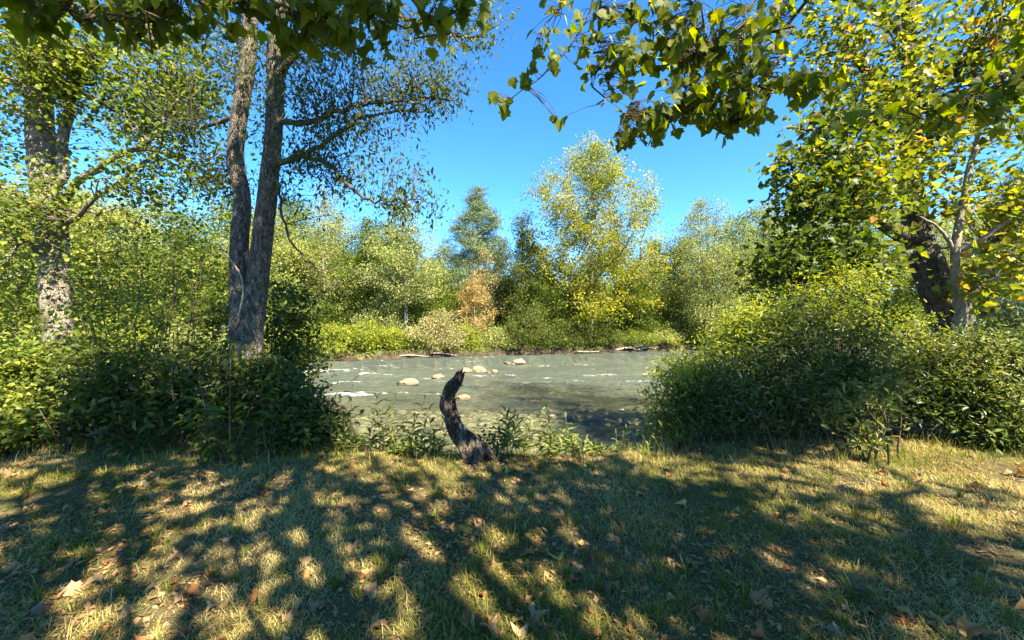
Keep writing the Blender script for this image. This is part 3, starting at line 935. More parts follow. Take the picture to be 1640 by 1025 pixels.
C = cat2(pblob(60, 110, 6.9, 90, 80, .9, 70, .62), pblob(170, 150, 7.4, 110, 90, 1.2, 85, .4), pblob(280, 150, 7.2, 100, 110, 1.2, 85, .4), pblob(260, 290, 7.0, 110, 55, .9, 70, .4),
         pblob(20, 220, 7.8, 60, 90, 1.0, 40, .35), pblob(20, 330, 6.8, 60, 80, .8, 55, .6), pblob(150, -80, 7.5, 300, 110, 2.0, 190, .4), pblob(-100, 100, 8.0, 120, 220, 1.6, 130, .5), pblob(40, -330, 7.6, 320, 160, 2.4, 240, .45),
         pblob(-40, 450, 7.2, 60, 90, .9, 50, .6), pblob(200, 80, 7.0, 170, 60, 1.0, 80, .6), pblob(330, 90, 7.6, 60, 90, .8, 50, .5), pblob(60, 60, 6.6, 90, 50, .7, 50, .7))
plant('pale_barked_tree', 'large tree with pale mottled trunk and forked limbs on the left bank', 'tree', tb, (M['syc_bark'], M['syc_bark'], G['fresh']), [(tr, [.27, .22, .21, .22, .205, .195, .18, .165, .12, .04])], C,
      dict(kind='round', size=.08, n=25, sig=.22, var=.24), limbs=limbs, auto=6, k=24, tn=120, rough=.05, flare=.25, trunk_from=.3)

# twin trunk tree
Yt = 6.5
tb = gnd(*at(392, 600, Yt)[:2]); tb[2] -= .15
t1 = [tb + [-.12, 0, 0], at(386, 560, Yt), at(384, 470, Yt), at(384, 380, Yt + .05), at(388, 320, Yt + .1), at(377, 250, Yt + .1), at(386, 170, Yt + .1), at(398, 90, Yt + .1), at(402, 0, Yt + .1), at(404, -160, Yt), at(390, -330, Yt)]
t2 = [tb + [.16, 0, 0], at(402, 560, Yt), at(410, 470, Yt), at(421, 380, Yt - .05), at(430, 300, Yt - .1), at(437, 220, Yt - .1), at(441, 140, Yt - .1), at(442, 60, Yt - .1), at(448, -20, Yt - .1), at(470, -160, Yt), at(500, -320, Yt)]
limbs = [([at(440, 190, Yt - .1), at(480, 200, Yt - .2), at(540, 178, Yt - .5), at(600, 165, Yt - .6), at(650, 160, Yt - .7), at(735, 160, Yt - .8)], [.05, .045, .035, .025, .018, .008]),
         ([at(432, 268, Yt - .1), at(475, 250, Yt - .3), at(515, 235, Yt - .4), at(555, 205, Yt - .5), at(600, 182, Yt - .5), at(690, 178, Yt - .6)], [.055, .045, .035, .03, .02, .008]),
         ([at(432, 262, Yt - .1), at(480, 252, Yt - .3), at(525, 262, Yt - .5), at(560, 300, Yt - .7), at(600, 322, Yt - .8), at(655, 318, Yt - .9), at(700, 326, Yt - .9)], [.05, .04, .032, .025, .018, .012, .006]),
         ([at(440, 120, Yt - .1), at(500, 60, Yt - .2), at(580, 20, Yt - .2), at(660, 30, Yt - .3), at(740, 60, Yt - .4), at(800, 38, Yt - .4)], [.06, .05, .04, .03, .02, .01]),
         ([at(435, 260, Yt - .1), at(450, 320, Yt - .5), at(462, 380, Yt - .8), at(500, 425, Yt - 1.), at(545, 435, Yt - 1.)], [.025, .02, .016, .012, .006]),
         ([at(385, 180, Yt), at(340, 200, Yt + .2), at(290, 205, Yt + .3)], [.04, .03, .015]),
         ([at(442, 40, Yt), at(520, -60, Yt), at(620, -110, Yt - .3), at(720, -90, Yt - .5)], [.08, .06, .04, .02]),
         ([at(402, 20, Yt), at(340, -60, Yt), at(260, -120, Yt)], [.07, .05, .03])]
C = cat2(pblob(600, 130, 6.0, 140, 60, .7, 75, .35), pblob(690, 130, 5.8, 70, 60, .5, 50, .35), pblob(570, 230, 5.9, 90, 45, .5, 40, .3), pblob(640, 250, 5.8, 50, 40, .4, 12, .3), pblob(650, 325, 5.6, 60, 28, .35, 26, .25),
         pblob(510, 190, 6.2, 60, 110, .7, 55, .4), pblob(520, 300, 6.0, 70, 60, .6, 30, .35), pblob(600, 40, 6.2, 170, 50, .8, 80, .5), pblob(760, 40, 6.1, 60, 40, .5, 26, .6), pblob(300, 200, 6.8, 60, 90, .7, 40, .4), pblob(340, 100, 6.8, 60, 80, .7, 40, .45),
         pblob(500, -130, 6.3, 300, 120, 1.6, 210, .45), pblob(440, -340, 6.3, 240, 140, 2.0, 200, .45), pblob(415, 150, 6.3, 40, 120, .4, 34, .5), pblob(520, 110, 6.4, 90, 70, .6, 50, .55), pblob(340, 290, 6.9, 60, 60, .6, 34, .5), pblob(500, 250, 6.4, 60, 50, .5, 26, .4))
plant('twin_trunk_tree', 'dark rough barked tree with two rising trunks and drooping leafy twigs', 'tree', tb, (M['lichen_bark'], M['twig'], G['dark']),
      [(t1, [.20, .165, .145, .135, .13, .125, .12, .115, .105, .08, .03]), (t2, [.20, .17, .16, .145, .14, .13, .125, .12, .11, .08, .03])], C,
      dict(kind='narrow', size=.082, n=23, sig=.14, flat=1.0, var=.24), limbs=limbs, k=24, tn=140, rough=.085, flare=.2, up=.15, droop=.9, attach_pen=1.0, leaf_along=.9, twig=.003)

# big leaning tree on the right
Yt = 8.0
tb = gnd(*at(1532, 600, Yt)[:2]); tb[2] -= .15
tr = [tb, at(1522, 510, Yt), at(1500, 460, Yt), at(1478, 400, Yt), at(1464, 340, Yt), at(1458, 280, Yt), at(1456, 200, Yt), at(1456, 110, Yt), at(1454, 20, Yt), at(1445, -120, Yt), at(1440, -280, Yt)]
limbs = [([at(1470, 385, Yt), at(1440, 372, Yt - .3), at(1418, 358, Yt - .5), at(1370, 330, Yt - .8), at(1300, 318, Yt - 1)], [.17, .15, .13, .08, .03]),
         ([at(1456, 190, Yt), at(1425, 150, Yt), at(1395, 125, Yt), at(1370, 90, Yt), at(1350, 50, Yt)], [.11, .10, .085, .06, .03]),
         ([at(1458, 230, Yt), at(1400, 205, Yt - .4), at(1340, 208, Yt - .6), at(1260, 205, Yt - .8)], [.06, .05, .03, .012]),
         ([at(1458, 170, Yt), at(1540, 100, Yt - .2), at(1600, 60, Yt - .2), at(1660, 40, Yt - .2)], [.07, .055, .04, .02]),
         ([at(1460, 300, Yt), at(1400, 290, Yt - .5), at(1330, 262, Yt - .8), at(1270, 262, Yt - 1)], [.08, .06, .04, .02]),
         ([at(1455, 70, Yt), at(1390, 10, Yt - .2), at(1300, -20, Yt - .5)], [.07, .05, .03]),
         ([at(1480, 420, Yt - .3), at(1430, 424, Yt - .7), at(1385, 432, Yt - .9)], [.03, .02, .01])]
C = cat2(pblob(1325, 320, 7.2, 95, 100, 1.0, 110, .45), pblob(1300, 380, 7.0, 75, 70, .8, 80, .25), pblob(1380, 285, 7.0, 70, 70, .9, 66, .58), pblob(1270, 280, 7.2, 45, 50, .6, 34, .45), pblob(1510, 255, 8.6, 80, 70, .7, 60, .6), pblob(1340, 210, 7.4, 90, 50, .8, 60, .5),
         pblob(1410, 110, 7.6, 120, 110, 1.2, 80, .6), pblob(1330, 50, 7.6, 80, 70, .9, 48, .55), pblob(1545, 110, 7.6, 100, 120, 1.2, 75, .62), pblob(1640, 80, 7.2, 80, 130, 1.0, 52, .7), pblob(1580, 10, 7.6, 120, 60, 1.2, 45, .7),
         pblob(1375, 420, 7.3, 55, 50, .7, 40, .4), pblob(1250, 430, 7.2, 60, 60, .7, 55, .3), pblob(1450, 190, 7.3, 70, 130, .5, 62, .6), pblob(1440, 300, 7.3, 60, 40, .4, 22, .55), pblob(1450, -160, 8.0, 300, 140, 2.4, 260, .6), pblob(1710, 250, 7.8, 80, 200, 1.3, 80, .6))
plant('leaning_tree', 'big dark trunked tree leaning over the right bush with yellow green leaves', 'tree', tb, (M['dark_bark'], M['dark_bark'], G['maple']), [(tr, [.40, .32, .27, .235, .19, .16, .14, .12, .10, .07, .03])], C,
      dict(kind='lobed_far', size=.115, n=12, sig=.21), limbs=limbs, auto=5, k=24, tn=110, rough=.075, flare=.2, leaf_along=.5)

# slim pale maple beside it
Yt = 7.3
tb = gnd(*at(1540, 600, Yt)[:2]); tb[2] -= .1
tr = [tb, at(1538, 510, Yt), at(1530, 440, Yt), at(1532, 380, Yt), at(1544, 320, Yt), at(1552, 270, Yt), at(1562, 236, Yt), at(1572, 180, Yt), at(1580, 110, Yt)]
limbs = [([at(1534, 405, Yt), at(1590, 372, Yt - .3), at(1640, 335, Yt - .5), at(1700, 300, Yt - .5)], [.045, .035, .025, .015]), ([at(1538, 466, Yt), at(1580, 450, Yt - .3), at(1640, 425, Yt - .5)], [.035, .025, .012]),
         ([at(1531, 412, Yt), at(1508, 370, Yt - .2), at(1470, 345, Yt - .3)], [.04, .025, .012]), ([at(1560, 245, Yt), at(1600, 222, Yt - .1), at(1640, 215, Yt - .2)], [.035, .025, .012]), ([at(1545, 310, Yt), at(1515, 285, Yt - .1), at(1495, 275, Yt - .2)], [.025, .018, .01])]
C = cat2(pblob(1615, 325, 7.0, 50, 55, .6, 36, .68), pblob(1575, 190, 7.0, 70, 35, .6, 26, .7), pblob(1610, 425, 6.9, 60, 40, .6, 34, .7), pblob(1500, 330, 7.6, 40, 40, .4, 12, .62), pblob(1680, 330, 6.9, 60, 110, .8, 60, .66), pblob(1590, 480, 7.0, 50, 20, .4, 16, .65))
plant('slim_maple', 'slim smooth pale stemmed maple beside the leaning dark trunk', 'tree', tb, (M['pale_bark'], M['pale_bark'], G['maple']), [(tr, [.095, .078, .07, .062, .052, .046, .038, .025, .01])], C,
      dict(kind='lobed_far', size=.115, n=9, sig=.2), limbs=limbs, k=14, tn=60, rough=.02, flare=.25)

# ------------------------------------------------------------------ bushes
def bush(name, label, blobs, gmat, base, stems=22, leafk='oval', size=.085, n=34, sig=.13, group=None, bark='twig', up=.7, droop=.15, spread=.35, var=.16, r=.014, cat='shrub', keep=.62, lift=.16):
    b = gnd(*base)
    C = cat2(*blobs)
    lump_ = fbm(C[0][:, 0] * 2.3 + C[0][:, 1], C[0][:, 2] * 2.3 + 5, 2)
    kp = R.random(len(C[0])) < keep * (1 + 2.4 * lump_)
    C = (C[0][kp], np.clip(C[1][kp] + .5 * lump_[kp], 0, 1))
    out_ = np.where(R.random(len(C[0])) < .16, R.uniform(.06, .22, len(C[0])), 0.0)[:, None]
    cen = C[0].mean(0)
    C = (C[0] + (C[0] - cen) * out_, C[1])
    C[0][:, 2] = np.maximum(C[0][:, 2], ground_z(C[0][:, 0], C[0][:, 1]) + lift + .12 * R.random(len(C[0])))
    tr = []
    idx = R.choice(len(C[0]), min(stems, len(C[0])), replace=False)
    for j in idx:
        c = C[0][j]
        p0 = gnd(*(b[:2] + (c[:2] - b[:2]) * R.uniform(.25, .8) + R.normal(size=2) * spread * .3)); p0[2] -= .05
        m = p0 * .5 + c * .5 + np.array([*R.normal(size=2) * .1, .12])
        tr.append(([p0, p0 * .75 + m * .25 + R.normal(size=3) * .03, m, c], [r, r * .9, r * .7, r * .3]))
    return plant(name, label, cat, b, (M[bark], M[bark], G[gmat]), tr, C, dict(kind=leafk, size=size, n=n, sig=sig, var=var), group=group, k=6, tn=12, split=False, up=up, droop=droop, rough=.02, trunk_from=.25)


bush('shrub', 'tall dark leafy bush filling the right bank edge', [pblob(1220, 640, 5.5, 130, 100, .6, 330, .35, .6), pblob(1320, 590, 5.8, 140, 140, .7, 430, .38, .6), pblob(1430, 635, 5.8, 100, 105, .6, 260, .36, .6), pblob(1150, 660, 5.3, 80, 70, .5, 170, .3, .6), pblob(1520, 640, 5.7, 90, 100, .6, 220, .45, .6)],
     'glossy', (3.9, 5.7), stems=110, size=.085, n=34, sig=.13, leafk='lance', keep=.66, lift=.3)
bush('shrub', 'bush with sunlit yellow tips leaning over the water', [pblob(1090, 615, 5.7, 55, 60, .4, 110, .68), pblob(1140, 590, 5.9, 55, 50, .45, 90, .62), pblob(1070, 670, 5.5, 40, 40, .35, 60, .35), pblob(1185, 535, 6.2, 50, 45, .5, 90, .62)], 'lime', (2.6, 5.7), stems=36, size=.075, n=32, sig=.12, leafk='lance', keep=.8, lift=.2)  # higher leaf bias on the tips paints them as sunlit
bush('shrub', 'yellow green bush rising under the leaning tree', [pblob(1345, 485, 6.5, 85, 48, .6, 190, .62), pblob(1270, 500, 6.3, 70, 45, .5, 120, .60), pblob(1440, 530, 6.4, 60, 35, .5, 70, .66), pblob(1340, 445, 6.7, 50, 25, .4, 40, .8)], 'lime', (5.2, 6.4), stems=24, size=.07, n=28, sig=.15, leafk='lance', var=.22)
bush('shrub', 'bright leafy bush at the right end of the lawn', [pblob(1590, 600, 5.5, 90, 75, .6, 260, .62), pblob(1550, 575, 5.8, 100, 40, .6, 170, .68), pblob(1620, 680, 5.1, 70, 60, .45, 170, .55), pblob(1740, 620, 5.3, 110, 110, .7, 220, .6)], 'glossy', (6.8, 5.5), stems=50, size=.085, n=28, sig=.14, leafk='lance', lift=.2)  # raised leaf bias puts the lit right end into the colour
bush('shrub', 'pale leaved sapling clump standing before the dark right bush', [pblob(1370, 665, 4.75, 45, 50, .22, 26, .8), pblob(1410, 620, 4.85, 45, 25, .2, 14, .75), pblob(1385, 710, 4.65, 30, 20, .2, 10, .7)], 'glossy', (4.15, 4.7), stems=8, size=.11, n=14, sig=.09, keep=1.0, leafk='lance')
# left side
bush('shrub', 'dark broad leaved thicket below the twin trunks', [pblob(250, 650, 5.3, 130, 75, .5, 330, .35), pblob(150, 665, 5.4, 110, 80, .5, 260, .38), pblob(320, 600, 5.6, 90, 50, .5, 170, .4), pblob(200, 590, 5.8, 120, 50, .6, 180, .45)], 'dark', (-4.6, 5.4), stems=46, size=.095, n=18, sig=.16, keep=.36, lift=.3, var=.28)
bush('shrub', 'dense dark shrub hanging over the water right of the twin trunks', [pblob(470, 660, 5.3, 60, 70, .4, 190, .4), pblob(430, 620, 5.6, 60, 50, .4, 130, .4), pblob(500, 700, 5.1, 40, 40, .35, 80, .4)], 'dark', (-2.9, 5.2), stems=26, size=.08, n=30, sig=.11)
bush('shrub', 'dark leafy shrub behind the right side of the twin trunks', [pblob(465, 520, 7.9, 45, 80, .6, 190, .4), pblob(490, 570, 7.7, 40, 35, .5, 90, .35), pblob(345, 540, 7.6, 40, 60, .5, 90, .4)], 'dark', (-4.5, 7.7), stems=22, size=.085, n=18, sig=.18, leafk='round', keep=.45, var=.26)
bush('shrub', 'sunlit light green shrub at the left end of the lawn', [pblob(10, 690, 5.0, 60, 55, .5, 150, .7), pblob(-60, 640, 5.2, 90, 110, .7, 230, .62), pblob(40, 600, 5.6, 60, 60, .5, 140, .55)], 'fresh', (-6.6, 5.2), stems=30, size=.085, n=28, sig=.13)  # bias lightens these leaves to imitate sun falling on them
bush('sapling_thicket', 'leafy understory thicket between the pale trunk and twin trunks', [pblob(180, 460, 7.0, 110, 80, .8, 240, .5), pblob(280, 430, 7.2, 90, 80, .8, 200, .4), pblob(230, 520, 6.8, 130, 50, .7, 200, .5), pblob(120, 540, 6.6, 70, 60, .6, 120, .5), pblob(220, 375, 7.4, 110, 35, .7, 100, .6), pblob(330, 500, 7.3, 40, 70, .5, 70, .5)],
     'fresh', (-6.6, 7.0), stems=30, size=.07, n=13, sig=.24, leafk='round', r=.014, keep=.30, var=.26)
bush('sapling_thicket', 'yellow green thicket beyond the pale trunk at the far left', [pblob(20, 480, 8.6, 70, 110, .9, 230, .72), pblob(-80, 440, 8.6, 100, 150, 1.0, 240, .68), pblob(30, 570, 8.0, 60, 50, .6, 90, .6)], 'fresh', (-10.4, 8.4), stems=26, size=.085, n=13, sig=.24, leafk='round', r=.02, keep=.55)

# ------------------------------------------------------------------ curved dead stump
Yt = 4.62
b0 = gnd((768 - CX) / F * Yt, Yt)
pts = [at(768, 775, Yt), at(758, 735, Yt), at(747, 712, Yt), at(734, 697, Yt), at(724, 676, Yt), at(721, 662, Yt), at(716, 650, Yt), at(718, 632, Yt), at(723, 620, Yt - .02), at(732, 609, Yt - .03), at(738, 597, Yt - .03)]
root = empty('dead_stump', b0)
tag(root, 'curved weathered dead stump bending over the river edge', 'stump')
V, Fc, P, r = trunk_mesh(pts, [.17, .14, .118, .098, .088, .074, .084, .070, .074, .058, .044], 34, 130, .24, 3, fq=1.9)
obj('trunk', V - b0, Fc, M['snag'], root, smooth=True)
V, Fc, _, _ = trunk_mesh([at(760, 760, Yt - .03), at(764, 730, Yt - .05), at(768, 712, Yt - .03), at(764, 703, Yt)], [.10, .085, .062, .02], 18, 40, .2, 8)
obj('burl', V - b0, Fc, M['snag'], root, smooth=True)
for a, b_, r_ in [((722, 664), (738, 668), .016), ((720, 642), (735, 637), .022), ((724, 622), (741, 617), .014), ((716, 640), (703, 633), .014), ((738, 700), (754, 692), .018)]:
    p, q = at(*a, Yt - .02), at(*b_, Yt - .06)
    V, Fc = tubes(np.array([[p, (p + q) / 2 + [0, 0, .008], q]]), np.array([[r_ * 1.3, r_, r_ * .5]]), 7)
    obj('branch_stub', V - b0, Fc, M['snag'], root, smooth=True)
for a, b_, r_ in [((736, 600), (741, 590), .02), ((732, 602), (735, 592), .014), ((741, 600), (746, 594), .012)]:
    p, q = at(*a, Yt - .03), at(*b_, Yt - .04)
    V, Fc = tubes(np.array([[p, (p + q) / 2, q]]), np.array([[r_, r_ * .7, .001]]), 5)
    obj('splinter', V - b0, Fc, M['snag'], root)
for dx, dy in [(-.24, -.12), (.26, -.14), (.34, .06), (-.05, -.24)]:
    p = b0 + np.array([0, 0, .12]); q = gnd(b0[0] + dx, b0[1] + dy); q[2] -= .03
    V, Fc, _, _ = trunk_mesh([p, p * .5 + q * .5 + [0, 0, .03], q], [.06, .042, .018], 10, 16, .14, dx * 10)
    obj('root', V - b0, Fc, M['snag'], root, smooth=True)
# root mound under the leaning side
bush('shrub', 'low dry tangle of twigs at the foot of the dead stump', [pblob(785, 725, 4.75, 28, 28, .12, 40, .35)], 'dark', ((785 - CX) / F * 4.75, 4.75), stems=14, size=.05, n=9, sig=.05, r=.006)

# ------------------------------------------------------------------ weeds along the bank edge: every leaf a part
G['weed'] = leaf_mat('weed_leaf', [(.055, .085, .022), (.09, .125, .03), (.14, .17, .04), (.22, .22, .06)], .4, objrand=True)
M['stem'] = noise_mat('weed_stem', [(.07, .08, .03), (.12, .11, .045), (.14, .09, .045)], 8, bump=0)


def leaf_mesh(name, kind, mat, curl=0.0, wide=1.0, jag=0.0, seed=0):
    T, fs = LT[kind]
    T = T.copy()
    rg = np.random.default_rng(seed)
    T[:, 0] *= wide
    T[:, 2] += curl * (T[:, 0] ** 2 * 1.5 - (T[:, 1] - .4) ** 2) + rg.normal(size=len(T)) * jag
    me = bpy.data.meshes.new(name)
    set_mesh(me, T, fs)
    me.materials.append(mat)
    return me


WL = [leaf_mesh('leaf', 'oval', G['weed'], .2, .42, .01, i) for i in range(3)] + [leaf_mesh('leaf', 'oval', G['weed'], .1, 1.0, .01, 9)]


def frame_euler(ax, nr):
    x = np.cross(ax, nr)
    m = mathutils.Matrix((tuple(x), tuple(ax), tuple(nr))).transposed()
    return m.to_euler()


def weed(px, Y, top, nl, label, group, wide=0, size=.13, stems=2, spread=.10):
    b = gnd((px - CX) / F * Y, Y); b[2] -= .02
    H = max(.12, CH + (CY - top) / F * Y - b[2])
    root = empty('weed', b)
    tag(root, label, 'weed', group)
    for s in range(stems):
        tip = np.array([R.normal() * spread, R.normal() * spread * .6, H * (1 if s == 0 else R.uniform(.5, .9))])
        o = np.array([R.normal() * .03, R.normal() * .02, 0])
        P = spline([o, o + tip * .45 + R.normal(size=3) * .02, o + tip], 10)
        V, Fc = tubes(P[None], np.linspace(.0055, .0018, 10)[None], 5)
        obj('stem', V, Fc, M['stem'], root, smooth=True)
        for i in range(nl):
            t = .3 + .7 * i / max(nl - 1, 1)
            p = P[int(t * 9)]
            a = i * 2.4 + s + R.normal() * .4
            ax = norm(np.array([math.cos(a), math.sin(a), R.uniform(.2, .9) if t < .95 else 2.0]))
            nr = norm(np.array([-ax[0] * .6, -ax[1] * .6, 1.0]) + R.normal(size=3) * .25)
            nr = norm(nr - ax * (nr @ ax))
            sz = size * (1.15 - .5 * t) * R.uniform(.8, 1.2)
            link('leaf', WL[int(R.integers(3)) if not wide else 3], root, p, frame_euler(ax, nr), (sz,) * 3)


GA, GB = 'narrow leaved weeds left of the stump', 'narrow leaved weeds right of the stump'
for px, top in [(515, 625), (532, 645), (545, 640), (565, 615), (590, 640), (607, 622), (628, 655), (650, 642), (660, 672), (682, 660), (700, 676), (575, 690), (615, 705), (645, 715), (540, 710), (690, 720)]:
    weed(px, R.uniform(4.7, 5.3), top, int(R.integers(9, 14)), 'upright narrow leaved weed on the bank edge left of the dead stump', GA, size=R.uniform(.15, .22), stems=int(R.integers(2, 5)))
for px, top in [(800, 675), (822, 648), (836, 690), (855, 668), (872, 655), (893, 678), (915, 660), (930, 690), (880, 705), (950, 712)]:
    weed(px, R.uniform(4.65, 5.1), top, int(R.integers(9, 14)), 'upright narrow leaved weed on the bank edge right of the dead stump', GB, size=R.uniform(.15, .21), stems=int(R.integers(2, 5)))
for px, top in [(985, 690), (1005, 680), (1020, 700), (1040, 712), (970, 715)]:
    weed(px, R.uniform(4.75, 5.1), top, 7, 'thin weed beside the water tip of the right bush', 'thin weeds beside the right bush', size=.11, stems=3, spread=.07)

# broad leaved sapling in front of the thicket
SL = leaf_mesh('leaf', 'oval', leaf_mat('sapling_leaf', [(.03, .06, .012), (.055, .095, .016), (.10, .14, .022)], .45, .35, objrand=True), .25, .85, .01, 4)
for (px, Y, top, ns, nl, sz, label) in [(368, 4.55, 566, 5, 16, .20, 'broad leaved sapling standing alone before the dark thicket'), (330, 4.7, 640, 4, 10, .17, 'shorter broad leaved sapling beside the tall sapling'), (215, 4.75, 690, 4, 10, .18, 'low sapling with fanned leaves before the dark thicket'),
                                        (440, 4.75, 640, 4, 10, .15, 'leafy sapling between the tall sapling and the water'), (110, 4.9, 640, 4, 11, .16, 'leafy sapling before the pale trunk')]:
    b = gnd((px - CX) / F * Y, Y); b[2] -= .02
    H = CH + (CY - top) / F * Y - b[2]
    root = empty('sapling', b); tag(root, label, 'sapling')
    for s in range(ns):
        tip = np.array([R.normal() * .22, R.normal() * .12, H * (1 if s == 0 else R.uniform(.45, .9))])
        P = spline([np.zeros(3), tip * .5 + R.normal(size=3) * .05, tip], 14)
        V, Fc = tubes(P[None], np.linspace(.011, .003, 14)[None], 6)
        obj('stem', V, Fc, M['twig'], root, smooth=True)
        for i in range(nl):
            t = .2 + .8 * i / (nl - 1)
            p = P[int(t * 13)]
            a = i * 2.4 + R.normal() * .5
            ax = norm(np.array([math.cos(a), math.sin(a), R.uniform(-.5, .35)]))
            p = p + ax * np.array([1, 1, .3]) * R.uniform(.0, .10)
            nr = norm(np.array([ax[0] * .2, ax[1] * .2, 1.0]) + R.normal(size=3) * .25); nr = norm(nr - ax * (nr @ ax))
            link('leaf', SL, root, p, frame_euler(ax, nr), (sz * R.uniform(.6, 1.15),) * 3)

# hanging vine on the twin trunk
P = spline([at(352, 395, 6.2), at(385, 440, 6.15), at(388, 480, 6.15), at(375, 515, 6.2), at(350, 532, 6.25)], 20)
V, Fc = tubes(P[None], np.full((1, 20), .014), 6)
o = obj('vine', V - P[0], Fc, M['log'], loc=P[0], smooth=True)
tag(o, 'bare pale vine curving across the left of the twin trunks', 'vine')

# ------------------------------------------------------------------ overhanging tree (trunk behind the viewer)
tb = gnd(4.7, -4.6); tb[2] -= .2
tr = [tb, tb + [.05, .1, 1.5], tb + [.1, .3, 3.2], tb + [.2, .2, 5.5], tb + [.1, .4, 8], tb + [.3, .3, 11]]
HB = [  # hanging branches: polyline in photo pixels + distance
    ([(960, -120), (962, 0), (957, 60), (962, 130), (970, 165)], 2.75, .012), ([(1270, -140), (1272, 0), (1255, 75), (1236, 140), (1226, 180)], 2.75, .016),
    ([(1100, -120), (1110, 0), (1130, 60), (1105, 110), (1080, 190)], 2.7, .010), ([(960, -60), (935, 40), (880, 110), (815, 160)], 2.7, .008), ([(1190, -120), (1185, 0), (1190, 80), (1200, 150)], 2.7, .009),
    ([(1226, 120), (1270, 128), (1330, 130)], 2.7, .006), ([(1700, 60), (1640, 120), (1560, 150), (1480, 190)], 2.4, .009), ([(-60, -60), (60, 0), (160, 30), (260, 30)], 1.9, .010), ([(250, -80), (350, 0), (460, 25), (560, 40)], 1.95, .009),
    ([(520, -80), (600, 0), (690, 40), (745, 70)], 2.1, .008), ([(960, -40), (900, 10), (860, 60)], 2.7, .006), ([(1010, 165), (990, 210)], 2.7, .004)]
limbs = []
hub = {}
for i, (pp, Y, r) in enumerate(HB):
    p = [at(x, y, Y + .08 * math.sin(i * 2.1 + j)) for j, (x, y) in enumerate(pp)]
    if i not in (3, 5, 10, 11):
        p0 = p[0]
        up_ = p0 + np.array([.35, -1.0, .9])
        lead = [tb + [.1, .3, 3.4 + .25 * i], tb * .45 + up_ * .55 + [0, 0, 1.8 if i < 7 else 1.3], up_]
        p = lead + p
        limbs.append((p, [r * 4.5, r * 3.2, r * 1.8] + list(np.linspace(r, r * .35, len(p) - 3))))
    else:
        limbs.append((p, np.linspace(r, r * .35, len(p))))
def shade(gx_, gy_, h, rr, n, gz=0.0, sh=.45):      # crown lobe standing where it shades ground point (gx,gy) from height h
    k_ = (h - gz) / TO_SUN[2]
    return blob(np.array([gx_, gy_, gz]) + TO_SUN * k_, (rr, rr, rr * .6), n, .5, sh)


C = cat2(shade(1.3, 2.4, 6.2, 1.3, 37), shade(2.6, 2.5, 6.8, 1.3, 35), shade(1.2, 3.5, 7.0, 1.2, 34), shade(2.3, 3.4, 7.3, 1.0, 30), shade(-1.2, 3.7, 7.5, 1.2, 24), shade(-3.2, 3.9, 7.0, 1.4, 33), shade(-5.2, 4.4, 8.2, 1.4, 40), shade(-.2, 2.3, 6.0, 1.2, 18), shade(-2.2, 2.4, 6.6, 1.2, 18),
         shade(.2, 4.0, 7.8, .9, 18), shade(3.5, 5.3, 9.2, 1.2, 60, .6), shade(4.5, 5.6, 9.6, 1.0, 40, .7), shade(2.7, 5.2, 8.8, .9, 34, .4), shade(-2.6, 5.0, 9.0, 1.2, 44, .8), shade(-4.4, 6.4, 9.8, 1.3, 55, 2.0), shade(-3.6, 6.4, 9.8, 1.2, 40, 4.0), shade(4.2, 2.5, 7.4, 1.1, 28), shade(-4.0, 2.6, 6.6, 1.2, 17),
         shade(-4.2, 5.1, 8.6, 1.1, 28, .5), shade(-5.4, 5.3, 8.8, 1.0, 22, .6), shade(-3.2, 5.1, 8.4, .9, 32, .4), shade(-6.4, 6.8, 9.6, 1.2, 36, 2.2), shade(-4.6, 7.0, 10.0, 1.0, 28, 2.0))
ct = plant('overhanging_tree', 'tree arching overhead with lobed leaves hanging into the view from above', 'tree', tb, (M['lichen_bark'], M['twig'], G['canopy']), [(tr, [.30, .24, .22, .19, .14, .04])], C,
           dict(kind='lobed_far', size=.16, n=19, sig=.24), limbs=limbs, auto=14, k=18, tn=50, rough=.05, flare=.2, trunk_from=.35, limb_k=8)
tbn = np.array(ct.location)
CL = [leaf_mesh('leaf', 'lobed', G['canopy_one'], .2 + .4 * (i % 3), .85 + .12 * (i % 3), .05, i) for i in range(5)]
LS = []
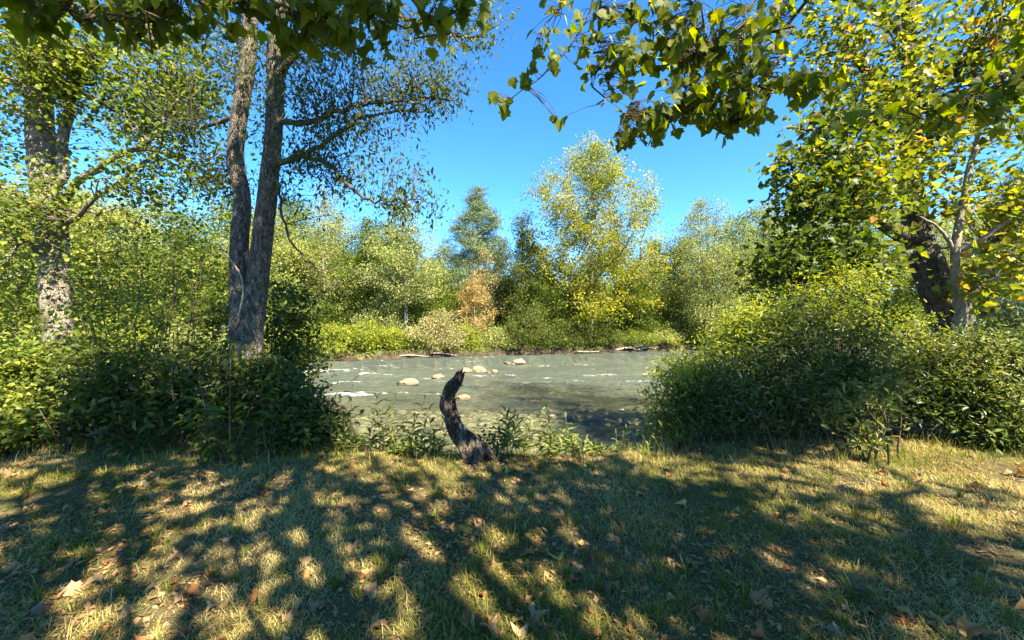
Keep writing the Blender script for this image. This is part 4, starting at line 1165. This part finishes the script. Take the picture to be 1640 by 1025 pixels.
for (px, py, Y, rx, ry, rz, n, sz) in [
        (1000, 90, 2.75, 45, 90, .22, 81, 0.081), (1060, 60, 2.75, 60, 70, .28, 112, 0.081), (1130, 80, 2.75, 70, 80, .28, 162, 0.081), (1200, 110, 2.75, 60, 80, .28, 147, 0.081), (1120, 160, 2.7, 90, 40, .25, 147, 0.081), (1040, 195, 2.7, 50, 28, .2, 63, 0.077), (1180, 185, 2.7, 60, 28, .2, 86, 0.077),
        (1300, 130, 2.5, 55, 22, .15, 37, 0.092), (940, 70, 2.75, 35, 70, .2, 32, 0.077), (880, 90, 2.7, 40, 55, .15, 22, 0.077), (800, 160, 2.7, 18, 16, .08, 8, 0.092), (880, 20, 2.7, 50, 25, .2, 17, 0.081), (840, 120, 2.7, 25, 20, .1, 8, 0.077), (895, 185, 2.7, 22, 8, .05, 6, 0.071), (1000, 225, 2.7, 25, 14, .1, 16, 0.077), (1010, 15, 2.8, 60, 20, .2, 43, 0.077), (1240, 20, 2.8, 60, 30, .2, 52, 0.077),
        (100, -8, 1.85, 130, 42, .3, 68, 0.086), (60, 14, 1.8, 50, 27, .2, 14, 0.101), (250, 0, 1.9, 110, 42, .3, 68, 0.086), (400, 0, 1.95, 90, 42, .3, 56, 0.086), (510, 18, 2.0, 60, 52, .25, 52, 0.090), (600, 10, 2.1, 70, 42, .25, 44, 0.086), (710, 32, 2.15, 50, 42, .2, 30, 0.079), (560, 58, 2.0, 25, 22, .1, 10, 0.086), (470, 60, 2.0, 25, 15, .1, 8, 0.086), (740, 8, 2.2, 60, 17, .2, 18, 0.086), (225, 38, 1.9, 60, 17, .15, 12, 0.090),
        (1600, 150, 2.4, 60, 45, .2, 43, 0.089), (1510, 175, 2.4, 55, 28, .2, 25, 0.089), (1640, 60, 2.4, 40, 60, .2, 21, 0.089), (1400, 185, 2.4, 60, 22, .15, 10, 0.083), (1620, 210, 2.4, 40, 20, .1, 9, 0.083)]:
    c, _ = blob(at(px, py, Y), (rx / F * Y, rz, ry / F * Y), n, shell=.6)
    for p in c:
        LS.append((p, sz * R.uniform(.62, 1.15)))
LS.sort(key=lambda t: -t[1] / t[0][1])
SP_ = []
for p_, q_ in limbs:
    SP_.append(spline(p_, 60))
SP_ = np.concatenate(SP_)
tw, extra = [], []
for i, (p, sz) in enumerate(LS):
    ax = norm(np.array([R.normal() * .6, R.normal() * .4, -1.0 + R.normal() * .35]))
    nr = norm(np.array([R.normal() * .7, -.5 + R.normal() * .7, .55 + R.normal() * .4])); nr = norm(nr - ax * (nr @ ax))
    d = np.linalg.norm(SP_ - p, axis=1) + np.maximum(p[2] - SP_[:, 2], 0) * 1.0
    s = SP_[int(np.argmin(d))]
    tw.append([s, s * .5 + p * .5 + np.array([0, 0, .06 * np.linalg.norm(p - s)]) + R.normal(size=3) * .01, p])
    if i < 300:
        link('leaf', CL[int(R.integers(5))], ct, p - tbn, frame_euler(ax, nr), (sz,) * 3)
    else:
        extra.append((p, ax, nr, sz))
V, Fc = tubes(np.array(tw) - tbn, np.tile([[.0028, .002, .0012]], (len(tw), 1)), 4)
obj('twig', V, Fc, M['twig'], ct, smooth=True)['kind'] = 'stuff'
if extra:
    V, Fc, q = leaves(np.array([e[0] for e in extra]) - tbn, np.array([e[1] for e in extra]), np.array([e[2] for e in extra]), np.array([e[3] for e in extra]), 'lobed')
    o = obj('leafage', V, Fc, G['canopy'], ct, attrs={'rnd': np.repeat(R.random(len(extra)), q)})
    o['kind'] = 'stuff'

# ------------------------------------------------------------------ lawn: grass, thatch, fallen leaves
G['grass'] = leaf_mat('grass_blade', [(.055, .085, .014), (.11, .13, .022), (.20, .17, .045), (.33, .265, .10), (.44, .36, .165)], .3, .5, pos=[0, .3, .5, .72, 1], spec=.06)


def blades(n, ymin, ymax, hmin, hmax, lay, width, dry, fall=1.0, seed=0):
    u = R.random(n)
    y = ymin + (ymax - ymin) * u ** fall
    x = R.uniform(-1.45, 1.45, n) * (y + .6)
    e = edge(x) + .45
    k_ = y < e
    x, y = x[k_], y[k_]
    n = len(x)
    tuft = vnoise(x * 2.2 + 9, y * 2.2) * .6 + vnoise(x * 7, y * 7 + 4) * .4
    k_ = R.random(n) < np.clip(1.9 * tuft - .12, .06, 1)
    x, y, tuft = x[k_], y[k_], tuft[k_]
    n = len(x)
    z = ground_z(x, y)
    h = R.uniform(hmin, hmax, n) * (.35 + 1.3 * tuft)
    a = R.uniform(0, 6.283, n)
    d = np.stack([np.cos(a), np.sin(a), np.zeros(n)], 1)
    upv = np.array([0, 0, 1.0])
    l = np.clip(R.normal(lay, .25, n), 0.05, 1.5)[:, None]
    p0 = np.stack([x, y, z - .004], 1)
    p1 = p0 + (upv * np.cos(l * .6) + d * np.sin(l * .6)) * (h * .55)[:, None]
    p2 = p1 + (upv * np.cos(l * 1.25) + d * np.sin(l * 1.25)) * (h * .45)[:, None]
    p2[:, 2] = np.maximum(p2[:, 2], z + .004)
    s = np.stack([-np.sin(a), np.cos(a), np.zeros(n)], 1) * (width * R.uniform(.6, 1.3, n))[:, None]
    V = np.stack([p0 - s, p0 + s, p1 + s * .8, p1 - s * .8, p2], 1).reshape(-1, 3)
    i = np.arange(n)[:, None] * 5
    pat = vnoise(x * 1.1 + 31, y * 1.1 + 7)
    rnd = np.clip(dry + (pat - .5) * 1.0 + R.normal(size=n) * .2, .01, .99)
    return V, [i + np.array([[0, 1, 2, 3]]), i + np.array([[3, 2, 4]])], np.repeat(rnd, 5)


for nm, lab, args in [('grass', 'short patchy green and straw coloured lawn grass', (190000, 1.2, 5.6, .018, .045, 1.15, .0021, .62, .8)), ('thatch', 'dry straw thatch lying flat among the lawn grass', (80000, 1.2, 5.4, .05, .12, 1.45, .0016, .72, .8)),
                      ('tall_grass', 'taller green grass tufts along the lawn edge', (5200, 4.3, 5.6, .06, .22, .6, .0026, .42, 1.0))]:
    V, Fc, rn = blades(*args)
    o = obj(nm, V, Fc, G['grass'], attrs={'rnd': rn})
    tag(o, lab, 'grass', kind='stuff')
# longer tufts
tc_ = R.uniform(-1.3, 1.3, 260); ty = R.uniform(1.6, 4.8, 260)
parts, rr = [], []
for x, y in zip(tc_ * ty, ty):
    if y > float(edge(np.array(x))) + .2:
        continue
    n = int(R.integers(10, 26))
    a = R.uniform(0, 6.283, n); r0 = R.random(n) * .03
    h = R.uniform(.06, .15, n); l = R.uniform(.3, 1.1, n)
    z = float(ground_z(x, y))
    d = np.stack([np.cos(a), np.sin(a), np.zeros(n)], 1)
    p0 = np.array([x, y, z]) + d * r0[:, None]
    p1 = p0 + d * (h * .5 * np.sin(l * .6))[:, None] + np.array([0, 0, 1]) * (h * .5 * np.cos(l * .6))[:, None]
    p2 = p1 + d * (h * .55 * np.sin(l * 1.3))[:, None] + np.array([0, 0, 1]) * (h * .55 * np.cos(l * 1.3))[:, None]
    s = np.stack([-np.sin(a), np.cos(a), np.zeros(n)], 1) * .0026
    V = np.stack([p0 - s, p0 + s, p1 + s * .8, p1 - s * .8, p2], 1).reshape(-1, 3)
    i = np.arange(n)[:, None] * 5
    parts.append((V, [i + np.array([[0, 1, 2, 3]]), i + np.array([[3, 2, 4]])]))
    rr.append(np.repeat(np.clip(R.normal(.22, .12, n), .01, .9), 5))
V, Fc = merge(parts)
o = obj('grass_tufts', V, Fc, G['grass'], attrs={'rnd': np.concatenate(rr)})
tag(o, 'greener longer tufts dotted over the lawn', 'grass', kind='stuff')

FL = []
fcols = [('tan', 'dry tan lobed leaf lying curled on the lawn', [(.20, .12, .06), (.28, .18, .095), (.36, .25, .14)]), ('russet', 'russet brown lobed leaf lying on the lawn', [(.16, .07, .03), (.25, .11, .05), (.33, .16, .07)]),
         ('orange', 'orange brown lobed leaf lying on the lawn', [(.34, .16, .06), (.42, .21, .08), (.46, .27, .11)]), ('grey', 'greyish brown withered leaf lying on the lawn', [(.13, .095, .065), (.19, .14, .10), (.25, .19, .14)]), ('yellow', 'yellow green fallen leaf lying on the lawn', [(.30, .27, .05), (.38, .31, .07), (.26, .25, .06)])]
for i, (nm, lab, cols) in enumerate(fcols):
    mt = leaf_mat('fallen_leaf_' + nm, cols, .25, .95, objrand=True, spec=.03, tint=(1.2, 1.0, .7))
    FL.append((lab, [leaf_mesh('fallen_leaf', 'lobed', mt, c, w_, .08, i * 5 + j) for j, (c, w_) in enumerate([(1.0, .75), (1.5, .6), (.6, .9), (-1.0, .7)])]))
pos_ = []
while len(pos_) < 300:
    y = 1.75 + 2.95 * R.random() ** 1.25
    x = R.uniform(-1.33, 1.33) * y
    if y < float(edge(np.array(x))) and R.random() < (.35 + .9 * float(vnoise(np.array(x * .8 + 3), np.array(y * .8)))) * (1.0 if x < .8 else .75):
        pos_.append((x, y))
for x, y in pos_:
    k_ = int(R.choice(5, p=[.34, .30, .20, .13, .03]))
    lab, ms = FL[k_]
    z = float(ground_z(x, y))
    o = link('fallen_leaf', ms[int(R.integers(4))], loc=(x, y, z + .018), rot=(R.normal() * .28, R.normal() * .28, R.uniform(0, 6.28)), scale=(R.uniform(.055, .12),) * 3)
    tag(o, lab, 'leaf', 'fallen leaves on the lawn, ' + fcols[k_][0])
n = 12000
y = 1.6 + 3.6 * R.random(n); x = R.uniform(-1.4, 1.4, n) * y
kk = R.random(n) < np.clip(2.2 * vnoise(x * 1.4 + 2, y * 1.4) - .35, .1, 1) * (1 - .45 * sst(0, 3, x)); x, y = x[kk], y[kk]; n = len(x)
k_ = y < edge(x) + .2; x, y = x[k_], y[k_]; n = len(x)
ax, nr = leaf_frames(n, 2.2, 0)
V, Fc, q = leaves(np.stack([x, y, ground_z(x, y) + .012], 1), ax, nr, R.uniform(.02, .06, n), 'diamond')
mt = leaf_mat('leaf_litter', [(.10, .05, .025), (.22, .12, .06), (.34, .22, .12), (.27, .12, .05)], .2, .95, spec=.03, tint=(1.2, 1.0, .7))
o = obj('leaf_litter', V, Fc, mt, attrs={'rnd': np.repeat(R.random(n), q)})
tag(o, 'small broken dry leaf bits scattered through the lawn', 'litter', kind='stuff')
